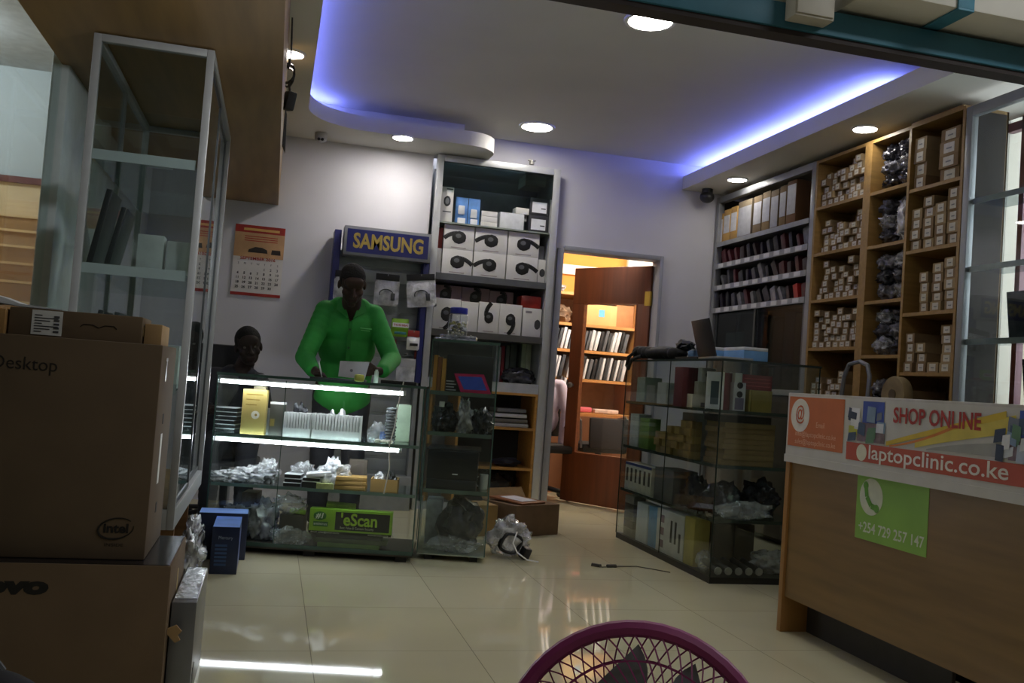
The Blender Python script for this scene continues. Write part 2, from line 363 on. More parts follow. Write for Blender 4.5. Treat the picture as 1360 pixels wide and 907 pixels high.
MB().box(CX0,CX1-.05,CY0+.02,CY0+.06,0,CZ0).box(CX0,CX1-.05,CY0+.62,CY0+.66,0,CZ0).box(CX0,CX1-.05,CY1-.06,CY1-.02,0,CZ0).box(CX0,CX0+.03,CY0+.06,CY1-.06,0,CZ0).build('wooden_base', wood('#6b4c2c'), cab)
MB().box(CX0+.03,CX1-.03,CY0+.03,CY1-.03,CZ0+.06,CZ0+.075).build('floor_board', wood('#8a6a42'), cab)
# goods inside it (dim behind the glass)
def slab(name, c, size, rot, mat, label, cat, group=None, bev=.004):
    o = MB().rbox(c, size, rot, bev).build(name, mat); return tag(o, label, cat, group)
slab('laptop', (-.665,3.83,1.47), (.022,.22,.29), (0,.17,0), M('#26292b', .35), 'closed dark laptop leaning on the middle shelf, nearest of the two in the left cabinet', 'laptop')
slab('laptop', (-.655,4.12,1.46), (.022,.24,.27), (0,.2,0), M('#2f3335', .35), 'closed dark laptop leaning behind another laptop in the left cabinet', 'laptop')
for i,(x,y,w_) in enumerate(((-.595,4.62,.12),(-.465,4.62,.12),(-.375,4.62,.055))):
    o = MB().box(x-w_/2,x+w_/2-.004,y,y+.1,1.319,1.319+.25-.02*i,.003).build('product_box', M('#e2e4e2', .6)); tag(o, 'white product box in left cabinet, %s of three beside the laptops' % ('first','second','last')[i], 'box')
slab('laptop', (-.66,3.9,1.03), (.02,.22,.27), (0,.12,0), M('#2b3032', .35), 'closed dark laptop leaning on the lowest shelf of the left cabinet', 'laptop')
slab('laptop', (-.615,3.98,1.03), (.02,.22,.27), (0,.12,0), M('#3d4446', .35), 'closed grey laptop second from the glass on the lowest shelf of left cabinet', 'laptop')
for i,(x,h) in enumerate(((-.50,.2),(-.43,.17))):
    o = MB().box(x-.03,x+.03,4.3,4.4,.888,.888+h,.003).build('product_box', M('#c8ccc4', .6)); tag(o, 'pale narrow box on lowest shelf of left cabinet, %s one' % ('taller','shorter')[i], 'box')
# big cartons stacked in front
dk = thing('carton', 'large brown computer carton printed Desktop, upper of the two big cartons', 'carton', (-.62,3.04,.42))
MB().box(-.93,-.31,2.85,3.24,.42,1.036,.006).build('carton_body', M('#63523f', .85, 0, .08, 6, .02), dk)
t = MB(); o_ = at(0,486,Y=2.849); t.text('Desktop', .052, at(-13,487,Y=2.849), (1,0,-.012), (0,0,1), .0, width=.166)
t.build('printed_word', M('#1d1610', .7), dk)
ic = at(154,702,Y=2.849); t = MB()
pts = [(ic.x+.047*math.cos(a), 2.8485, ic.z+.029*math.sin(a)+.006*math.cos(a)) for a in [math.radians(35+330*k/40) for k in range(41)]]
t.tube(pts, [.0008+.0022*abs(math.sin(k/40*PI)) for k in range(41)], 5)
t.text('intel', .036, (ic.x-.034,2.8485,ic.z-.011), (1,0,0), (0,0,1), 0, bold=.0012, width=.066); t.text('INSIDE', .012, (ic.x-.028,2.8485,ic.z-.05), (1,0,0), (0,0,1), 0, width=.05)
t.build('printed_emblem', M('#17120c', .7), dk)
MB().box(-.3105,-.3085,2.95,3.0,.99,1.0).box(-.311,-.3085,2.97,2.985,.93,1.0).build('tape', M('#6b5536', .3), dk)
MB().box(-.3105,-.3093,3.0,3.03,.80,.83).build('hand_hole', M('#1b120c', .8), dk)
MB().box(-.3105,-.3090,2.99,3.03,.62,.77).build('shipping_label', LABELW, dk)
MB().box(-.3105,-.3090,3.02,3.05,.53,.56).build('hand_hole', M('#3b3a33', .8), dk)
ln = thing('carton', 'large brown computer carton at bottom left, lower of the two big cartons', 'carton', (-.58,3.02,0))
MB().box(-.93,-.23,2.79,3.26,0,.418,.006).build('carton_body', M('#6d5943', .85, 0, .08, 6, .02), ln)
MB().box(-.925,-.235,2.795,3.255,.4175,.4195).build('black_tape', M('#232022', .22, 0, .2), ln)
t = MB(); t.text('lenovo', .062, at(-95,786,Y=2.789), (1,0,0), (0,0,1), 0, bold=.004, width=.292, shear=.12); t.build('printed_word', M('#15110d', .7), ln)
MB().box(-.2305,-.229,3.02,3.05,.27,.36).build('shipping_label', M('#bda66e', .7), ln)
t = MB(); t.prism([(-.229,2.82,.235),(-.205,2.82,.245),(-.19,2.82,.228),(-.20,2.82,.216),(-.192,2.82,.203),(-.206,2.82,.196),(-.229,2.82,.22)], (0,.008,0)); t.build('torn_flap', CARD2, ln)
fl = thing('carton', 'flat brown carton with white label lying on top of the upper big carton', 'carton', (-.57,3.1,1.036))
MB().box(-.757,-.39,3.0,3.2,1.0365,1.118,.004).build('carton_body', M('#66543e', .85, 0, .1, 6), fl)
t = MB(); a = FY(42,407,83,446,2.999); t.box(a[0],a[1],2.998,3.0,1.042,1.114)
t.build('shipping_label', LABELW, fl)
t = MB()
for k in range(7): t.box(a[0]+.008,a[0]+.008+.02+.022*((k*7)%3),2.997,2.9985,1.05+.008*k,1.053+.008*k)
for k in range(5): t.box(a[0]+.06,a[0]+.075,2.997,2.9985,1.05+.011*k,1.056+.011*k)
t.build('label_print', M('#4a4a4c', .7), fl)
t = MB(); b = FY(106,432,155,450,2.999); zc = b[3]; xs = [b[0]+(b[1]-b[0])*k/12 for k in range(13)]
t.tube([(x,2.999,zc-(.008 if k in (0,12) else 0)-(.008 if k==6 else .004 if k in (5,7) else 0)) for k,x in enumerate(xs)], .0014, 5); t.build('handle_cutout', M('#1b140c', .8), fl)
MB().box(-.3895,-.388,3.02,3.18,1.06,1.09).build('clear_tape', M('#a99468', .2), fl)
o = MB().box(-.386,-.335,3.02,3.22,1.0365,1.1,.004).build('carton', CARD2); tag(o, 'narrow light brown carton beside the flat labelled carton', 'carton')
o = MB().box(-.93,-.762,2.98,3.2,1.0365,1.11,.003).build('carton', M('#a07a48', .85)); tag(o, 'small brown carton cut off by the left edge, beside the flat carton', 'carton')
o = MB().prism([(-.95,3.0,1.112),(-.80,3.0,1.15),(-.73,3.0,1.128),(-.62,3.02,1.121),(-.62,3.02,1.1195),(-.73,3.0,1.1205),(-.80,3.0,1.128),(-.95,3.0,1.1105)], (0,.16,0)).build('paper_sheet', M('#d3d4d8', .6)); tag(o, 'white crumpled sheet lying on the small cartons at left edge', 'paper')
# floor goods along the cabinet
pc = thing('computer_tower', 'slim silver computer tower standing on the floor beside the big cartons', 'computer', (-.19,3.1,0))
MB().box(-.226,-.157,2.86,3.34,0,.30,.003).build('case', M('#7c7d80', .3, .5, .05), pc)
MB().box(-.222,-.16,2.9,3.33,.3005,.303).build('clear_wrap', glass_mat((.93,.94,.95), 2.0, .08, .35, bump=.6, bscale=18), pc)
MB().box(-.157,-.1555,2.9,2.96,.05,.10).box(-.157,-.1555,2.9,2.96,.015,.035).build('grille', M('#35363a', .5), pc)
bb = thing('product_box', 'dark blue printed box standing on the floor under the left cabinet', 'box', (-.15,4.79,0))
MB().box(-.212,-.088,4.63,4.95,0,.222,.002).build('carton_body', M('#13203f', .3, 0, .25, 6), bb)
t = MB(); t.box(-.211,-.089,4.632,4.949,.2225,.2232); t.build('printed_lid', M('#5b7fc8', .3, 0, .35, 9), bb)
t = MB(); t.text('Mercury', .022, (-.183,4.6295,.165), (1,0,0), (0,0,1), .0005, width=.065); t.build('printed_word', M('#8f99a8', .6), bb)
t = MB()
for k in range(6): t.box(-.195,-.14,4.629,4.6299,.04+.018*k,.05+.018*k)
t.build('printed_text', M('#2f4a73', .6), bb)
MB().box(-.088,-.0873,4.66,4.93,.03,.19).build('printed_side', M('#5c6aa0', .4, 0, .3, 12), bb)
lb = thing('product_box', 'light blue box lying behind the dark blue box on the floor', 'box', (-.17,5.04,0))
MB().box(-.30,-.06,4.97,5.13,0,.235,.003).build('carton_body', M('#1a2442', .4), lb)
MB().box(-.298,-.062,4.972,5.128,.2355,.2362).build('printed_lid', M('#7fa3e6', .35, 0, .12, 8), lb)
def bag(name, label, c, r, seed, mat=None, jag=.45, flat=None, group=None, rot=None, cat='plastic bag', sub=4, freq=2.6):
    o = MB().ball(c, r, sub, 0, jag, seed, freq, flat, rot).build(name, mat or FILM, ang=75); return tag(o, label, cat, group)
GREYBAG = glass_mat((.8,.8,.82), 1.8, .15, .75, (.55,.56,.58), bump=1.0, bscale=16)
bag('plastic_bag', 'crumpled clear plastic bag on the floor beside the dark blue box', (-.29,4.42,.12), (.06,.14,.12), 3, GREYBAG, flat=.002)
bag('plastic_bag', 'second crumpled plastic bag tucked under the cabinet rail', (-.30,4.72,.13), (.05,.11,.13), 8, GREYBAG, flat=.002)
# hanging things on the wooden boxing
o = MB().tube([(-.045,4.6,2.69),(-.04,4.62,2.6),(-.037,4.62,2.52),(-.043,4.6,2.44)], .004, 6).build('cable', BLACK); tag(o, 'thin black cable hanging on the face of the wooden boxing', 'cable')
hb = thing('power_adapter', 'black power adapter and coiled lead hanging on the wooden boxing', 'power adapter', (-.03,5.1,2.3))
MB().tube([(-.045+.03*math.sin(a),5.1+.05*math.cos(a*1.3),2.56+.05*math.cos(a)) for a in [k*.5 for k in range(27)]], .007, 6).build('lead', BLACK, hb)
MB().rbox((-.03,5.1,2.42), (.05,.09,.10), (.2,.1,.3), .012).build('brick', BLACK, hb)
MB().tube([(-.04,5.1,2.52),(-.03,5.1,2.47)], .006, 6).build('hook', BLACK, hb)
o = MB().prism([(-.05,5.3,2.24),(-.03,5.3,2.20),(-.037,5.3,2.40),(-.05,5.3,2.45)], (0,.09,0)).build('strap', BLACK); tag(o, 'flat black strap hanging at the lower edge of wooden boxing', 'strap')
# calendar
a = FY(312,300,377,392,7.09); cl = thing('wall_calendar', 'paper wall calendar with red header and September page on the white wall', 'calendar', ((a[0]+a[1])/2,7.095,1.49))
cx0, cx1, cz0, cz1 = -.345, .01, 1.50, 2.02
MB().box(cx0,cx1,7.092,7.098,cz0,cz1).build('page', M('#d9d5d2', .8, 0, .03), cl)
MB().box(cx0,cx1,7.0905,7.092,cz1-.235,cz1-.055).build('picture_band', M('#bd946c', .7, 0, .2, 7), cl)
MB().box(cx0,cx1,7.0905,7.092,cz1-.055,cz1).build('red_band', M('#9c2a22', .7), cl); MB().box(cx0,cx1,7.0905,7.092,cz0,cz0+.022).build('red_band', M('#9c2a22', .7), cl)
t = MB(); t.prism([(cx0+.1,7.09,cz1-.2),(cx0+.24,7.09,cz1-.2),(cx0+.235,7.09,cz1-.175),(cx0+.2,7.09,cz1-.16),(cx0+.15,7.09,cz1-.158),(cx0+.105,7.09,cz1-.18)], (0,-.0008,0)).prism([(cx0+.265,7.09,cz1-.205),(cx0+.335,7.09,cz1-.205),(cx0+.33,7.09,cz1-.17),(cx0+.27,7.09,cz1-.17)], (0,-.0008,0)); t.build('printed_cars', M('#2b2320', .6), cl)
t = MB()
for k in range(3): t.box(cx0+.07,cx1-.05,7.0898,7.0905,cz1-.085-.016*k,cz1-.079-.016*k)
t.text('SEPTEMBER 2016', .03, (cx0+.05,7.09,cz1-.255), (1,0,0), (0,0,1), .0008, bold=.0008, width=.25); t.box(cx0+.06,cx1-.04,7.0898,7.0905,cz1-.04,cz1-.022,mi=1)
t.build('printed_heading', [M('#a5372a', .7), M('#d6a860', .7)], cl)
t = MB()
for i, s_ in enumerate('SMTWTFS'): t.text(s_, .022, (cx0+.04+i*.0465,7.0915,cz1-.292), (1,0,0), (0,0,1), .0008, align='CENTER')
for d in range(1,31):
    k = d+3; t.text(str(d), .026, (cx0+.04+(k%7)*.0465,7.0915,cz1-.33-(k//7)*.034), (1,0,0), (0,0,1), .0008, bold=.0006, align='CENTER')
t.build('printed_days', M('#35333a', .7), cl)
# cameras
cc = thing('security_camera', 'small white dome security camera under the back left soffit', 'security camera', (.2,6.9,2.66))
MB().lathe((.205,6.88,2.66), [(.045,.055),(.046,.02),(.04,.0),(.02,-.012),(.001,-.014)], 24).build('housing', M('#a7a7aa', .5), cc)
MB().ball((.19,6.835,2.66), .012, 2).ball((.215,6.835,2.66), .012, 2).build('lens', BLACK, cc)
o = MB().ball((3.33,6.97,2.635), (.06,.06,.05), 3).cyl((3.33,6.97,2.66),(3.33,6.97,2.70),.045).build('security_camera', M('#222224', .35)); tag(o, 'dark dome camera in the corner beside the archive boxes', 'security camera')
o = MB().cyl((1.83,6.985,2.715),(1.83,6.985,2.745),.02).box(1.80,1.86,6.97,7.0,2.742,2.75,.002).build('wall_bracket', M('#8d8a84', .4, .5)); tag(o, 'small metal bracket on top of the aluminium rack', 'bracket')
# ================================================================ GLASS SALES COUNTER (turned slightly) AND ITS GOODS
CW, CD, CH = 1.10, .45, .945
CF = Matrix.Translation((.80,4.98,0)) @ Matrix.Rotation(math.radians(-11.5),4,'Z') @ Matrix.Translation((-CW,0,0))   # local: x 0..CW, y 0 = front
def cf(x, y, z): return CF @ Vector((x,y,z))
def KL(px, py):
    "counter-local x,z of a pixel on the plane y = yl"
    return None
CFI = CF.inverted()
def loc_at(x, y, yl, F=None, FI=None):
    FI = FI or CFI; o = FI @ Vector((0,0,EYE)); d = FI.to_3x3() @ ray(x,y); t = (yl-o.y)/d.y; return o+d*t
def KF(x0, y0, x1, y1, yl, FI=None):
    xm, ym = (x0+x1)/2, (y0+y1)/2
    return loc_at(x0,ym,yl,FI=FI).x, loc_at(x1,ym,yl,FI=FI).x, loc_at(xm,y1,yl,FI=FI).z, loc_at(xm,y0,yl,FI=FI).z
ct = thing('sales_counter', 'low glass sales counter lit by two bright tubes, in front of the man', 'counter', cf(CW/2,CD/2,0), math.radians(-11.5))
DKE = M('#1c2422', .3, .2, .1); GEDGE = M('#3f5750', .2, 0, .1)
g = MB(CF); g.box(0,CW,0,.006,.05,CH-.01).box(0,.006,.006,CD,.05,CH-.01).box(CW-.006,CW,.006,CD,.05,CH-.01)
g.build('glass_panel', glass_mat((.95,.97,.96), .9), ct)
g = MB(CF); g.box(-.005,CW+.008,-.01,CD,CH-.01,CH); g.build('glass_top', glass_mat((.55,.65,.62), 1.2), ct)
g = MB(CF); g.box(-.005,CW+.008,-.012,-.009,CH-.012,CH+.002).box(CW-.004,CW+.003,-.003,.004,.05,CH-.01).box(.36,.364,-.002,0,.05,CH-.02).box(-.003,.004,-.003,.004,.05,CH-.01).box(.0,CW,-.003,.003,.04,.06).box(CW-.004,CW+.002,CD-.006,CD,.05,CH-.01)
g.build('glass_edge', GEDGE, ct)
for z in (.615,.352):
    MB(CF).box(.008,CW-.008,.01,CD-.01,z,z+.007).box(.008,CW-.008,.008,.0105,z-.006,z+.011,mi=1).build('glass_shelf', [glass_mat((.8,.88,.85)), M('#6f8a82', .2)], ct)
MB(CF).box(.0,CW,.0,CD,.03,.05).build('base_board', M('#3a332b', .6), ct)
for x in (.05,.55,CW-.06): MB(CF).box(x-.03,x+.03,.02,CD-.03,0,.03).build('foot', BLACK, ct)
TUBE = emit_mat('#f4f8ff', 26)
for z in (CH-.045, .592):
    a = MB(CF).cyl((.01,.03,z),(.985,.03,z),.0095).build('lamp_tube', TUBE, ct)
    MB(CF).box(.0,1.0,.024,.038,z+.011,z+.017).cyl((.985,.03,z),(1.0,.03,z),.011).cyl((-.002,.03,z),(.01,.03,z),.011).build('tube_holder', WHITE, a)
MB(CF).tube([(.985,-.004,CH+.02),(.965,-.006,.84),(.955,-.006,.72),(.935,-.006,.62),(.945,-.006,.5),(.925,-.006,.36)], .0035, 6).build('string', M('#c9c8c0', .7), ct)
# -- upper shelf (z = .622)
ZU, ZM, ZB = .6225, .3595, .0505
def kb(name, x0, y0, x1, y1, yl, z, dep, mat, label, cat, group=None, bev=.002, frame=None, FI=None):
    a = KF(x0,y0,x1,y1,yl,FI); o = MB(frame or CF).box(a[0],a[1],yl,yl+dep,z,max(z+.01,a[3]),bev).build(name, mat); return tag(o, label, cat, group)
EDG = M('#d8dce0', .35, 0, .05)
def phonebox(x0, x1, y0, y1, z, h, label, grp):
    o = MB(CF).box(x0,x1,y0,y1,z,z+h-.004,mi=0).box(x0-.001,x1+.001,y0-.001,y1+.001,z+h-.004,z+h-.001,mi=1).build('phone_box', [M('#232629', .35), EDG]); return tag(o, label, 'box', grp)
a = KF(286,528,318,570,.08)
for i in range(6):
    ox = (0,.004,-.006,.008,-.012,-.016)[i] if i < 4 else -.014; w_ = .105 if i < 4 else .125
    phonebox(a[0]+ox+.006, a[0]+ox+w_, .09, .25, ZU+.0225*i, .0222, 'flat black box with white lid edge in the counter stack, %s from bottom' % ('first','second','third','fourth','fifth','topmost')[i], 'stacked phone boxes')
gb = thing('gift_box', 'upright gold box with a white circle on the top counter shelf', 'box', cf(.25,.09,ZU), math.radians(-11.5))
a = KF(321,517,353,571,.07); MB(CF).box(a[0],a[1],.07,.12,ZU,a[3],.002).build('carton_body', M('#c9b36c', .4, .15, .08, 8), gb)
q = loc_at(339,551,.069); t = MB(CF); t.cyl((q.x,.0692,q.z),(q.x,.0700,q.z),.022,n=28).build('round_emblem', M('#e5e0d4', .5), gb)
t = MB(CF); t.cyl((q.x+.003,.0682,q.z),(q.x+.003,.0692,q.z),.007,n=16)
for k in range(3): t.box(a[0]+.02,a[1]-.02-.015*k,.0692,.07,a[3]-.03-.028*k,a[3]-.025-.028*k)
t.build('printed_text', M('#9b8038', .5), gb)
kb('product_box', 337,513,353,520,.19,ZU,.05,M('#a89f7e', .6),'pale box standing behind the gold box in the counter','box')
sb = thing('product_box', 'small black and white product box right of the gold box', 'box', cf(.36,.1,ZU), math.radians(-11.5))
a = KF(358,534,377,573,.10); MB(CF).box(a[0],a[1],.10,.15,ZU,a[3]-.012,.001).build('carton_body', M('#43433c', .5), sb)
MB(CF).box(a[0]-.001,a[1]+.001,.099,.151,a[3]-.012,a[3]).build('lid', M('#e8e8e6', .4), sb)
MB(CF).box(a[0]+.004,a[0]+.028,.0985,.1,ZU+.05,ZU+.09).build('picture_panel', M('#7f6d33', .5), sb)
kb('product_box', 348,542,358,571,.12,ZU,.04,M('#8b8d90', .4),'narrow grey box between gold box and small black box','box')
def tray(x0, y0, x1, y1, yl, label, n):
    a = KF(x0,y0,x1,y1,yl); t = thing('ribbed_tray', label, 'tray', cf((a[0]+a[1])/2,yl+.05,ZU), math.radians(-11.5))
    m_ = MB(CF); m_.box(a[0],a[1],yl,yl+.11,ZU,ZU+.006).box(a[0],a[1],yl,yl+.004,ZU,ZU+.05).box(a[0],a[0]+.004,yl,yl+.11,ZU,a[3]).box(a[1]-.004,a[1],yl,yl+.11,ZU,a[3]).build('holder', M('#dfe2e2', .35), t)
    for k in range(n):
        w_ = (a[1]-a[0]-.012)/n; x = a[0]+.006+w_*k
        MB(CF).box(x,x+w_*.8,yl+.006,yl+.105,ZU+.006,a[3]-.003+.0012*((k*5)%3),.001).build('card_pack', M('#d5d8d8', .4), t)
tray(376,548,413,580,.06,'white ribbed tray of slim packs left of centre in the counter',9)
tray(414,551,478,584,.06,'wider white ribbed tray of slim packs at counter centre',15)
MX = KF(388,520,412,548,.24)[0]+.05
o = MB(CF).ball((MX,.24,ZU+.085),(.055,.04,.08),4,0,.5,11,3,ZU).build('mesh_bag', M('#3b3d42', .3, .3, .5, 40, .3)); tag(o, 'crumpled dark mesh packet behind the left ribbed tray', 'packet')
o = MB(CF).box(MX-.03,MX+.05,.185,.198,ZU,ZU+.10,.002).build('product_box', M('#2d4f8c', .4)); tag(o, 'small blue box behind the left ribbed tray', 'box')
for k,(x,zz) in enumerate(((KF(436,530,446,552,.235)[1],.075),(KF(446,530,457,552,.235)[1]+.012,.09))):
    o = MB(CF).ball((x-.02,.235,ZU+.065),(.032,.025,.08+.01*k),3,0,.35,20+k,2.5,ZU).build('foil_packet', M('#d3d5da', .2, .4, .2, 30)); tag(o, 'crumpled silvery packet behind the wide tray, %s one' % ('left','right')[k], 'packet')
bag('plastic_bag', 'small clear bag holding a blue item in the counter', tuple(cf(.855,.12,ZU+.045)), (.05,.05,.062), 31, FILM, flat=ZU)
o = MB(CF).box(.87,.905,.11,.14,ZU,ZU+.06,.002).build('product_box', M('#2b62b4', .4)); tag(o, 'small bright blue box inside the clear bag on the counter shelf', 'box')
for k in range(12):
    z = ZU+.0165*k; x = .925+.002*((k*7)%3)
    o = MB(CF).lathe((x,.09,z), [(.026,0),(.031,.003),(.031,.011),(.024,.0155)], 20).build('cable_spool', M('#b4bac0', .2, .7, .1)); tag(o, 'silver ribbed disc in the stack inside the counter, %s from the bottom' % ('first second third fourth fifth sixth seventh eighth ninth tenth eleventh topmost'.split()[k]), 'disc', 'stacked silver discs')
kb('leaflet_holder', 525,537,545,585,.30,ZU,.02,M('#c2dcc0', .4, 0, .2, 12),'pale green leaflet standing at the right end of the upper counter shelf','leaflet')
for k in range(3):
    o = MB(CF).ball((.87+.03*k,.05,ZU+.012),(.022,.02,.012),2,0,.3,k+40,3,ZU).build('small_packet', M('#cfcdbc', .4, 0, .2, 60)); tag(o, 'small cream packet in front of the clear bag, %s of three' % ('first','middle','last')[k], 'packet', 'small packets on the counter shelf')
# -- middle shelf
for i,(x,y,r,sd,lb_) in enumerate(((.09,.10,(.10,.07,.035),51,'flat clear bag at the left end of the middle counter shelf'),(.18,.14,(.10,.08,.05),52,'silvery clear bag second from left on the middle counter shelf'),(.28,.12,(.06,.05,.07),53,'upright clear bag under the gold box on the middle shelf'),(.47,.16,(.08,.06,.07),54,'clear bag standing behind black boxes on the middle counter shelf'),(.64,.13,(.09,.07,.085),55,'large pointed clear bag at the centre of the middle counter shelf'))):
    o = MB(CF).ball((x,y,ZM+r[2]*.75),r,4,0,.55,sd,2.6,ZM+.0005).build('plastic_bag', FILMW if i in (0,1,4) else FILM, ang=75); tag(o, lb_, 'plastic bag')
for i,(x0,x1,y,h,z) in enumerate(((.25,.31,.09,.05,ZM),(.38,.47,.05,.022,ZM),(.385,.475,.052,.022,ZM+.0225),(.383,.47,.051,.022,ZM+.045),(.48,.575,.05,.035,ZM),(.482,.572,.052,.02,ZM+.0355))):
    phonebox(x0,x1,y,y+.10,z,h,'flat black box with pale edges on the middle counter shelf, %s' % ('beside the upright bag','lowest of the left stack','middle of the left stack','top of the left stack','lower of the centre pair','upper of the centre pair')[i],None)
o = MB(CF).rbox((.56,.09,ZM+.075),(.13,.09,.02),(.05,-.15,.1),.002).build('white_packet', M('#dcdde2', .3)); tag(o, 'white packet with a yellow mark lying on the black boxes', 'packet')
o = MB(CF).box(.56,.65,.03,.05,ZM,ZM+.03).build('price_card', M('#c9d08a', .5, 0, .3, 30)); tag(o, 'pale yellow card lying before the centre boxes in the counter', 'card')
for k in range(3):
    o = MB(CF).rbox((.735,.12,ZM+.012+.024*k),(.165,.12,.022),(0,0,.05*k),.002).build('carton', M('#ad8a4e', .8, 0, .1, 12)); tag(o, 'flat brown carton on the middle counter shelf, %s of three' % ('bottom','middle','top')[k], 'carton', 'flat brown cartons in the counter')
ob = thing('carton', 'open brown carton of wrapped goods at right end of middle counter shelf', 'carton', cf(.92,.12,ZM), math.radians(-11.5))
m_ = MB(CF); m_.box(.845,.99,.06,.064,ZM,ZM+.07).box(.845,.99,.196,.20,ZM,ZM+.07).box(.845,.849,.064,.196,ZM,ZM+.07).box(.986,.99,.064,.196,ZM,ZM+.07).box(.845,.99,.06,.2,ZM,ZM+.004).build('carton_body', M('#b08d52', .8, 0, .1, 12), ob)
o = MB(CF).ball((.885,.13,ZM+.065),(.032,.05,.04),3,0,.4,61,3,ZM+.005).build('wrapped_parcel', FILMW); tag(o, 'whitish wrapped item in the open brown carton', 'wrapped item')
o = MB(CF).ball((.945,.13,ZM+.065),(.032,.05,.045),3,0,.4,62,3,ZM+.005).build('wrapped_parcel', M('#3c3d40', .2, .2, .4, 40)); tag(o, 'dark shiny wrapped item in the open brown carton', 'wrapped item')
o = MB(CF).box(.70,.80,.26,.29,ZM,ZM+.15,.002).build('product_box', M('#4b4236', .6)); tag(o, 'dark brown box at the back of the middle counter shelf', 'box')
# -- bottom of the counter
es = thing('product_box', 'bright green printed box with black panel at the bottom of the counter', 'box', cf(.73,.05,ZB), math.radians(-11.5))
a = KF(411,670,521,705,.03); z0, z1 = ZB+.075, ZB+.205
ex0, ex1 = a[0], a[1]
MB(CF).box(ex0,ex1,.03,.10,z0,z1,.002).build('carton_body', M('#86b52c', .5, 0, .06), es)
MB(CF).box(ex0+.138,ex1-.012,.0285,.03,z0+.022,z1-.012).build('black_panel', M('#141a12', .5), es)
MB(CF).box(ex0,ex1,.029,.03,z0,z0+.012).build('black_strip', M('#11140f', .5), es)
t = MB(CF); t.text("'eScan", .09, (ex0+.165,.0275,z0+.05), (1,0,0), (0,0,1), 0, bold=.0022, width=.195); t.text('#1', .03, (0,0,0), (1,0,0), (0,0,1), 0) if False else t
t.build('lettering', M('#a6d23c', .5), es)
t = MB(CF); t.text('Best Value & Content Security', .018, (ex0+.165,.0275,z0+.03), (1,0,0), (0,0,1), 0, width=.18); t.text('Email: sales@escan.co.ke', .012, (ex0+.012,.0283,z0+.002), (1,0,0), (0,0,1), 0, width=.15); t.text('www.escanav.co.ke', .012, (ex1-.125,.0283,z0+.002), (1,0,0), (0,0,1), 0, width=.11)
t.build('small_print', M('#c8cfb8', .6), es)
t = MB(CF); t.ball((ex0+.055,.029,z0+.092),(.036,.0015,.024),2); t.box(ex0+.022,ex0+.1,.0284,.03,z0+.036,z0+.062); t.build('emblem_shape', M('#2f6a2a', .5), es)
t = MB(CF); t.text('#1', .04, (ex0+.033,.0268,z0+.08), (1,0,0), (0,0,1), 0, bold=.001, shear=.2); t.text('antivirus', .02, (ex0+.024,.0278,z0+.044), (1,0,0), (0,0,1), 0, width=.07); t.build('emblem_lettering', M('#dfe6da', .5), es)
for k,(x0,x1,z,h,c_,l_) in enumerate(((ex0+.05,ex1-.06,ZB,.025,'#6f8f52','flat pale green box lowest under the printed green box'),(ex0+.03,ex1-.02,ZB+.0255,.024,'#55604a','flat grey box below the printed green box'),(ex0+.04,ex1-.05,ZB+.05,.024,'#474a46','dark flat box directly under the printed green box'))):
    o = MB(CF).box(x0,x1,.04,.16,z,z+h,.002).build('product_box', M(c_, .6)); tag(o, l_, 'box')
o = MB(CF).rbox((ex0+.15,.14,ZB+.2),(.16,.06,.05),(.1,.05,.1),.004).build('product_box', M('#9db65a', .5, 0, .4, 20)); tag(o, 'green and white pack lying behind the printed green box', 'box')
o = MB(CF).rbox((.46,.12,ZB+.17),(.085,.06,.02),(.0,.12,.1),.003).build('product_box', M('#8db83a', .5)); tag(o, 'small green pack lying left of the printed green box', 'box')
o = MB(CF).box(.37,.50,.08,.2,ZB,ZB+.155,.003).build('product_box', M('#3b3b38', .6)); tag(o, 'dark box beneath the small green pack in the counter', 'box')
for i,(x,y,r,sd,l_) in enumerate(((.42,.10,(.08,.06,.05),71,'clear bag on the dark box at the bottom of the counter'),(.44,.055,(.10,.035,.05),72,'clear bag in front of the dark box at the counter bottom'),(.27,.16,(.09,.08,.12),73,'dark wrapped bag in bottom left of the counter'),(.12,.16,(.09,.08,.10),74,'dim wrapped bag at the far left bottom of counter'))):
    o = MB(CF).ball((x,y,ZB+(.21 if i == 0 else r[2]*.8)),r,4,0,.5,sd,2.6,ZB+(.156 if i == 0 else .0005)).build('plastic_bag', (FILM,FILM,GREYBAG,GREYBAG)[i], ang=75); tag(o, l_, 'plastic bag')
o = MB(CF).box(.13,.21,.22,.36,ZB,ZB+.24,.003).build('product_box', M('#5a4f42', .7)); tag(o, 'brown box behind the dim bags at the counter bottom', 'box')
# -- on the counter top
o = MB(CF).rbox((.62,.14,CH+.006),(.30,.16,.012),(0,0,.05),.003).build('clipboard', M('#2a2c30', .4)); tag(o, 'dark clipboard lying on the counter under the man\'s hands', 'clipboard')
o = MB(CF).rbox((.955,.05,CH+.012),(.19,.07,.02),(0,0,0),.004).build('keyboard', BLACK); tag(o, 'flat black device lying on the right end of the counter top', 'device')
o = MB(CF).rbox((.955,.12,CH+.005),(.12,.05,.008),(0,0,.1),.002).build('paper_slip', M('#a9aaa8', .5)); tag(o, 'small grey slip lying behind the black device', 'paper')
o = MB(CF).cyl((.825,.12,CH+.0),(.825,.12,CH+.065),.013,.012).cyl((.825,.12,CH+.065),(.825,.12,CH+.075),.008).build('small_bottle', M('#c5cfc6', .3)); tag(o, 'small whitish bottle standing on the counter top by the card', 'bottle')
o = MB(CF).rbox((.74,.06,CH+.022),(.05,.05,.04),(0,0,.3),.012).build('sticky_note_pad', M('#bcc05a', .6)); tag(o, 'small yellow green pad on the counter under the man\'s hand', 'note pad')
